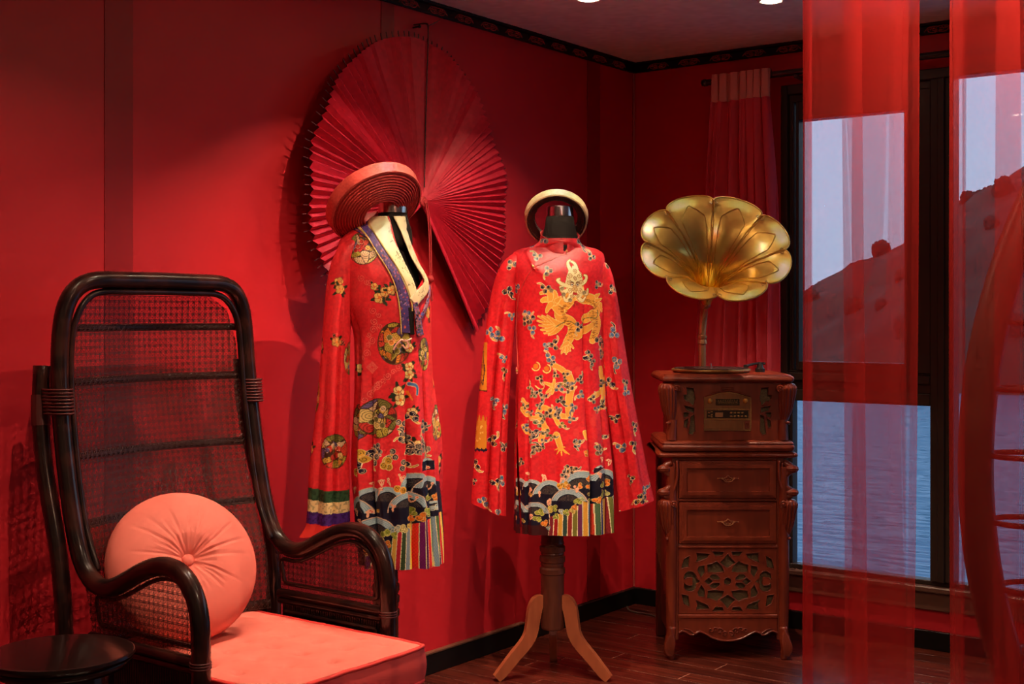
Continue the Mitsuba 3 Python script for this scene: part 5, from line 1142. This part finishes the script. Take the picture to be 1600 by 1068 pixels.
for r_ in (0, 1):
    for k_ in range(4 if r_ == 0 else 5):
        part(rp, 'button', mapped(lathe([(0, 0), (.0042, 0), (.0038, .0022), (0, .0026)], 14), CO+EX*(.013+.0132*k_)+UP*(.8955-.0125*r_)+EF*(-.0058), EX*1.25, UP*.75, EF), 'm_brass_old', smooth=40)
for xx, yy in ((-.068, .896), (-.068, .884), (-.058, .899), (-.058, .888), (-.058, .881)): part(rp, 'button', cbox(xx-.0035, xx+.0035, yy-.0022, yy+.0022, -.0058, -.0040, .0005), 'm_brass_old', smooth=False)
part(rp, 'cassette_door', cat(cbox(-.082, .056, .836, .868, -.008, -.0055, .001)), 'm_brasspanel', smooth=False); part(rp, 'emblem', cat(cbox(.062, .080, .837, .866, -.008, -.0052, .001), C3(tube(np.c_[spiral(1.5, .001, .006, 20)+(.071, .851), np.full(20, -.0050)], .0009, 5))), 'm_mahogany_dark', smooth=False)
# turntable, pickup arm
TC = CO+EX*(-.036)+EF*(-.165)
tt_ = part(gm, 'turntable', moved(lathe([(0, 0), (.138, 0), (.141, .003), (.146, .006), (.148, .010), (.147, .0135), (.144, .015), (0, .015)], 80), TC+UP*1.035), 'm_brass_old', smooth=35, label='round turntable platter with a dull metal rim')
princ('m_record', (0.015, 0.012, 0.012), 0.3)
part(tt_, 'mat', moved(lathe([(0, 0), (.138, 0), (.138, .003), (.03, .0032), (0, .003)], 64), TC+UP*1.0495), 'm_record', smooth=35)
part(tt_, 'spindle', moved(lathe([(0, 0), (.003, 0), (.003, .014), (.0015, .017), (0, .017)], 14), TC+UP*1.052), 'm_chrome', smooth=35)
ta = CO+EX*.155+EF*(-.20)
arm = part(gm, 'tonearm', cat(moved(lathe([(0, 0), (.018, 0), (.018, .012), (.012, .018), (.010, .034), (0, .036)], 24), ta+UP*1.035), tube(smooth_path([ta+UP*1.066+EX*.02, ta+UP*1.068, ta+UP*1.064-EX*.035+EF*.02, ta+UP*1.060-EX*.062+EF*.045], 16), .0045, 8), C3(box(.085, .102, 1.054, 1.064, -.165, -.148, .002))), 'm_record', smooth=40, label='black pickup arm')
# horn
HC = CAM*[1, 1, 0]+FW*4.43+RT*0.700+UP*1.488
ax_ = EF*.735+UP*.678; ax_ /= np.linalg.norm(ax_); hx = EX; hy_ = np.cross(ax_, hx)
NPET = 8
tg = np.linspace(0, 1, 50)
HR = np.interp(tg, [0, .10, .25, .42, .58, .72, .84, .93, 1.0], [.016, .021, .035, .060, .096, .138, .182, .217, .240])
HH = np.interp(tg, [0, .10, .25, .42, .58, .72, .84, .93, 1.0], [-.300, -.262, -.205, -.150, -.105, -.066, -.034, -.013, -.004])
HR = PchipInterpolator(tg[::5], HR[::5])(tg); HH = PchipInterpolator(tg[::5], HH[::5])(tg)
def hornpt(i_t, b, off=0.0):
    """t index array, b in [-1,1] across one petal -> local (radius direction angle, r, h)."""
    t = np.asarray(i_t, float); r = np.interp(t, tg, HR); h = np.interp(t, tg, HH)
    lob = smoothstep_np(.80, 1.0, t)
    r = r*(1-.058*lob+.135*lob*np.sqrt(np.clip(1-np.abs(b)**2.2, 0, 1)))+.003*np.clip(t, 0, 1)*(1-b**2)*(1-lob)
    h = h-.005*smoothstep_np(.9, 1.0, t)*(1-b**2)-.0012*np.exp(-((np.abs(b)-1)/.08)**2)*t+off
    a = b*np.pi/NPET
    return np.stack([r*np.cos(a), r*np.sin(a), h], -1)
def smoothstep_np(a, b, x):
    t = np.clip((np.asarray(x, float)-a)/(b-a), 0, 1); return t*t*(3-2*t)
tt2 = np.linspace(.06, 1, 60); bb = np.sin(np.linspace(-np.pi/2, np.pi/2, 35))
TTg, BBg = np.meshgrid(tt2, bb, indexing='ij')
fr_ = hornpt(TTg, BBg); bk_ = hornpt(TTg, BBg, -.0022)
Gp = np.concatenate([fr_, bk_[::-1]], 0)
petm = grid_mesh(Gp, cu=True); petm.fix_normals()
rimp = hornpt(np.ones(35), bb)
# embossed diamond outline on a petal
em = [(.60, 0.0), (.70, .42), (.80, .58), (.90, .30), (.935, 0.0), (.90, -.30), (.80, -.58), (.70, -.42)]
emP = np.array([(.52, .62), (.62, .64), (.74, .66), (.845, .62), (.885, .35), (.93, 0), (.885, -.35), (.845, -.62), (.74, -.66), (.62, -.64), (.52, -.62)])
emS = np.array([np.array([np.interp(s, np.arange(len(emP)), emP[:, k]) for k in (0, 1)]) for s in np.linspace(0, len(emP)-1, 90)])
emb = tube(hornpt(emS[:, 0], emS[:, 1], .0008), .0016, 5)
inn = [tube(hornpt(np.linspace(.30, .52, 14), np.full(14, s_*.62), .0006), .0012, 5) for s_ in (1, -1)]
seam = [tube(hornpt(np.linspace(.10, .985, 40), np.full(40, s_*.955), .0008), .0013, 5) for s_ in (1, -1)]
rv = []
for s_ in (1, -1):
    b = trimesh.creation.torus(.0050, .0015, 16, 8); b.apply_translation(hornpt(np.array(.955), np.array(.90*s_), .002)); rv.append(b)
parts_h = {'petal': (mikit.ply(petm, 'm_brass', smooth=50), None), 'rim_wire': (mikit.ply(tube(rimp, .0026, 8), 'm_brass', smooth=True), None), 'embossed_line': (mikit.ply(cat(emb, inn), 'm_brass', smooth=True), 'embossed outline on the petal'), 'seam': (mikit.ply(cat(seam), 'm_brass', smooth=True), None), 'rivet': (mikit.ply(cat(rv), 'm_brass_old', smooth=True), None)}
horn = gm+'__horn'; labels[horn] = {'label': 'large brass horn of eight scalloped petals'}
for k_ in range(NPET):
    a = (k_+.40)*2*np.pi/NPET
    M = np.eye(4); M[:3, 0] = hx*np.cos(a)+hy_*np.sin(a); M[:3, 1] = -hx*np.sin(a)+hy_*np.cos(a); M[:3, 2] = ax_; M[:3, 3] = HC
    for nm, (d, lb) in parts_h.items(): part(horn, nm, dict(d), None, to_world=T(M.tolist()), label=lb if k_ == 0 else None)
th_ = HC-ax_*.286
PB = CO+EX*(-.046)+EF*(-.318)
pp_ = smooth_path([PB+UP*1.034, PB+UP*1.10, PB+UP*1.19, PB+UP*1.255+EF*.012+EX*.004, PB*.72+th_*[.28, .28, 0]+UP*1.300, th_*[1, 1, 0]*.75+PB*.25+UP*1.312, th_-ax_*.010, th_+ax_*.012], 60)
part(gm, 'horn_neck', tube(pp_, np.linspace(.0145, .0165, 60), 16), 'm_copper', smooth=True, label='copper-coloured bent pipe holding the horn')
part(gm, 'pipe_collar', moved(lathe([(.014, -.018), (.0185, -.016), (.0185, -.006), (.0165, -.003), (.0165, .003), (.0185, .006), (.0185, .016), (.014, .018)], 28, cap=False), PB+UP*1.155), 'm_copper', smooth=35)
part(gm, 'pipe_foot', moved(lathe([(0, 0), (.028, 0), (.028, .004), (.020, .010), (.015, .014), (0, .014)], 28), PB+UP*1.035), 'm_copper', smooth=35)

# mains cable by the corner
princ('m_cable', (0.10, 0.07, 0.06), 0.5)
cbk = thing('cable', 'thin grey cable lying on the floor in the corner by the cabinet', 'cable')
part(cbk, 'cord', tube(smooth_path([(.03, -.10, .004), (.09, -.16, .004), (.19, -.17, .004), (.30, -.24, .004), (.38, -.30, .004), (.42, -.36, .004)], 50), .0035, 7), 'm_cable', smooth=True)

# ------------------------------------------------------------------ window drape on its rod
princ('m_rod', (0.012, 0.010, 0.010), 0.3)
rod = thing('curtain_rod', 'black curtain rod on the wall above the window', 'curtain rod')
part(rod, 'pole', tube(np.array([(.405, -.085, 2.205), (4.2, -.085, 2.205)]), .013, 14), 'm_rod', smooth=40)
part(rod, 'finial', moved(lathe([(0, -.016), (.014, -.012), (.018, 0), (.014, .012), (0, .016)], 20), (.395, -.085, 2.205)), 'm_rod', smooth=True)
for x in (.80, 2.5, 4.0): part(rod, 'bracket', cat(box(x-.01, x+.01, -.09, 0, 2.180, 2.192, .002), box(x-.014, x+.014, -.006, 0, 2.15, 2.23, .002), box(x-.01, x+.01, -.103, -.068, 2.184, 2.193, .002)), 'm_rod', smooth=False)
def sheer(name, col, op, dt=.75):
    mat(name, {'type': 'mask', 'opacity': op, 'bsdf': {'type': 'principledthin', 'base_color': col if isinstance(col, dict) else rgb(*col), 'roughness': .6, 'diff_trans': dt, 'spec_trans': 0.0, 'spec_tint': .5, 'sheen': .4}})
sheer('m_organza', proc(lambda p, n, uv: mix((0.80, 0.060, 0.100), (0.95, 0.160, 0.210), fbm(p.x*30, p.y*30, p.z*4, 3))), 0.86, .6)
princ('m_header', (0.70, 0.24, 0.20), 0.6, sheen=.4)
dr_ = thing('drape', 'crimson organza drape with a stiff pleated heading hanging from the black rod', 'curtain')
def drape():
    n, m = 420, 70
    s = np.linspace(0, 1, n); v = np.linspace(0, 1, m)
    ph = 2*np.pi*(7.2*s+.25*np.sin(9*s))
    G = np.zeros((m, n, 3))
    for i, t in enumerate(v):
        z = 2.115-t*2.09
        x0, x1 = np.interp(t, [0, .18, .5, 1], [.432, .395, .345, .33]), np.interp(t, [0, .25, 1], [.700, .725, .765])
        amp = np.interp(t, [0, .12, 1], [.018, .030, .042])
        G[i, :, 0] = x0+(x1-x0)*s+.014*np.sin(ph*.5+2*t)*t+.010*np.cos(2*ph)*np.clip(1-t*2, 0, 1)
        G[i, :, 1] = -.112+.022*min(1, t*6)+amp*np.sin(ph+1.4*t+.7*np.sin(3*t+6*s))+.006*np.sin(2.7*ph+4*t)
        G[i, :, 2] = z
    return grid_mesh(G)
part(dr_, 'panel', drape(), 'm_organza', smooth=True)
n = 420; s = np.linspace(0, 1, n); ph = 2*np.pi*(7.2*s+.25*np.sin(9*s))
hd = np.stack([np.stack([.432+.268*s+.010*np.cos(2*ph)*(1-.3*k), -.112+.0115*np.sign(np.sin(ph))*np.abs(np.sin(ph))**.5-.0*k, np.full(n, 2.113+.115*k)], -1) for k in np.linspace(0, 1, 6)])
part(dr_, 'heading', cat(grid_mesh(hd)), 'm_header', smooth=True, label='stiff pinkish pleated heading')
for x in np.linspace(.44, .69, 6): part(dr_, 'hook', tube(smooth_path([(x, -.103, 2.215), (x, -.100, 2.228), (x+.001, -.085, 2.2205), (x, -.070, 2.20)], 12), .0018, 6), 'm_rod', smooth=True)

# ------------------------------------------------------------------ round rattan frame and the sheer curtain before it
princ('m_reddark', proc(lambda p, n, uv: mix((0.040, 0.008, 0.006), (0.100, 0.022, 0.014), fbm(p.x*30, p.y*30, p.z*30, 3))), 0.4)
rf = thing('rattan_ring_frame', 'large round dark rattan frame with horizontal loops behind the sheer red curtain', 'rattan frame')
RC = CAM*[1, 1, 0]+FW*2.02+RT*1.712+UP*1.013; RRAD = .985
def circ(R, n=160): a = np.linspace(0, 2*np.pi, n+1)[:-1]; return RC+RT*(R*np.cos(a))[:, None]+UP*(R*np.sin(a))[:, None]
part(rf, 'outer_ring', tube(circ(RRAD), .026, 12, closed=True, sx=1.0, sy=1.15), 'm_reddark', smooth=True)
part(rf, 'inner_ring', tube(circ(RRAD-.145), .012, 8, closed=True), 'm_reddark', smooth=True)
lp = mikit.ply(tube(np.c_[.052*np.cos(np.linspace(0, 2*np.pi, 29)[:-1]), .052*np.sin(np.linspace(0, 2*np.pi, 29)[:-1]), np.zeros(28)], .0045, 7, closed=True), 'm_reddark', smooth=True)
zs = np.arange(-.80, .81, .104)
for z in zs:
    for sx in (-1, 1):
        xx = math.sqrt((RRAD-.076)**2-z*z)
        p = RC+RT*sx*xx+UP*(z-.015)
        part(rf, 'loop', dict(lp), None, to_world=T().translate(p.tolist()))
for sx in (-1, 1):
    part(rf, 'foot', cat(tube(smooth_path([RC*[1, 1, 0]+RT*sx*.34-FW*.20+UP*.018, RC*[1, 1, 0]+RT*sx*.34+UP*.060, RC*[1, 1, 0]+RT*sx*.34+FW*.20+UP*.018], 20), .018, 10)), 'm_reddark', smooth=True)
sheer('m_sheer', (0.86, 0.060, 0.055), 0.29, .9)
sheer('m_sheer_hem', (0.62, 0.025, 0.030), 0.52, .7)
DS = 1.72
def sheet(path_top, path_bot, dep, z0=.012, z1=2.30, m=40, wob=.004, seed=1):
    """A hanging sheet; the paths give the lateral position (metres right of the camera axis) along the cloth at the top and bottom, dep the depth of each fold."""
    n = len(path_top)*14
    k = np.arange(len(path_top)); q = np.linspace(0, len(path_top)-1, n)
    pt, pb, pd = PchipInterpolator(k, path_top)(q), PchipInterpolator(k, path_bot)(q), PchipInterpolator(k, dep)(q)
    G = np.zeros((m, n, 3))
    for i, t in enumerate(np.linspace(0, 1, m)):
        u = pt+(pb-pt)*t+wob*np.sin(5*t+q*.9)
        d = DS+pd+.006*np.sin(q*2.3+3*t)
        G[i] = CAM*[1, 1, 0]+FW*d[:, None]+RT*u[:, None]+UP*(z1+(z0-z1)*t)
    return grid_mesh(G)
uu = lambda p: (p-800)*0.000855     # cloth drawing units to metres
srod = thing('curtain_rod', 'dark ceiling rod carrying the sheer red curtain', 'curtain rod')
a_, b_ = CAM*[1, 1, 0]+FW*DS+RT*.30+UP*2.312, CAM*[1, 1, 0]+FW*DS+RT*1.75+UP*2.312
part(srod, 'pole', tube(np.array([a_, b_]), .011, 12), 'm_rod', smooth=40)
for t in (.03, .5, .97): p = a_+(b_-a_)*t; part(srod, 'bracket', cat(box(p[0]-.008, p[0]+.008, p[1]-.008, p[1]+.008, 2.318, CEIL, .001)), 'm_rod', smooth=False)
sh = thing('sheer_curtain', 'sheer red curtain panel with folds hanging before the window, its left edge by the gramophone', 'curtain')
pA = [uu(x) for x in (1262, 1247, 1285, 1330, 1349, 1330, 1317, 1350, 1395, 1424, 1390, 1354, 1395, 1438, 1432)]
qA = [uu(x) for x in (1282, 1262, 1290, 1330, 1352, 1338, 1326, 1350, 1395, 1419, 1380, 1332, 1380, 1420, 1414)]
dA = [.012, .0, -.004, -.010, .0, .014, .022, .010, -.006, .004, .020, .030, .014, .0, .006]
part(sh, 'cloth', sheet(pA, qA, dA), 'm_sheer', smooth=True)
part(sh, 'side_hem', sheet([uu(1247), uu(1252), uu(1263)], [uu(1260), uu(1268), uu(1282)], [.0, .001, .002], wob=.004), 'm_sheer_hem', smooth=True, label='denser turned side hem')
sh2 = thing('sheer_curtain', 'sheer red curtain panel hanging over the round rattan frame at the right edge', 'curtain')
pB = [uu(x) for x in (1508, 1490, 1477, 1500, 1530, 1570, 1592, 1575, 1560, 1600, 1680, 1720, 1700, 1780, 1900, 1880, 1990, 2150)]
qB = [uu(x) for x in (1520, 1506, 1496, 1510, 1540, 1580, 1604, 1590, 1572, 1600, 1680, 1720, 1700, 1780, 1900, 1880, 1990, 2150)]
dB = [.018, .010, 0, -.006, -.01, -.004, .004, .016, .022, .010, -.006, .006, .02, 0, .0, .02, 0, .01]
part(sh2, 'cloth', sheet(pB, qB, dB, seed=2), 'm_sheer', smooth=True)
part(sh2, 'side_hem', sheet([uu(1504), uu(1508), uu(1512)], [uu(1516), uu(1520), uu(1525)], [.018, .018, .018]), 'm_sheer_hem', smooth=True, label='denser turned side hem')
# ------------------------------------------------------------------ ceiling lamps
princ('m_lamp_rim', (0.75, 0.68, 0.60), 0.35)
for nm, x, y, aim, inten, cut, beam in LAMPS:
    k = thing('ceiling_downlight', {'lamp over right robe': 'small glowing ceiling downlight above the round black turban', 'lamp over gramophone': 'small glowing ceiling downlight above the gramophone horn'}.get(nm, 'recessed ceiling downlight, the '+nm), 'ceiling light')
    rim = lathe([(0.036, -0.001), (0.036, -0.004), (0.040, -0.007), (0.047, -0.006), (0.050, 0.0), (0.036, 0.0)], 40, cap=False)
    rim.apply_translation((x, y, CEIL-0.0005)); part(k, 'rim', rim, 'm_lamp_rim', smooth=40)
    dsk = lathe([(0.0005, -0.0125), (0.012, -0.012), (0.022, -0.0105), (0.030, -0.007), (0.035, -0.0015)], 32, cap=False); dsk.apply_translation((x, y, CEIL))
    if dsk.face_normals[:, 2].mean() > 0: dsk.invert()
    part(k, 'diffuser', {**mikit.ply(dsk, 'm_lamp_rim'), 'emitter': {'type': 'area', 'radiance': rgb(*(WARM*26.0))}}, None)
    if inten > 0:
        tgt = aim if aim is not None else (x, y, 0.0)
        scene['beam_'+nm.replace(' ', '_')] = {'type': 'spot', 'to_world': T().look_at(origin=[x, y, CEIL-0.016], target=list(map(float, tgt)), up=[0, 1, 0.01]),
                                       'intensity': rgb(*(WARM*inten)), 'cutoff_angle': float(cut), 'beam_width': float(beam)}
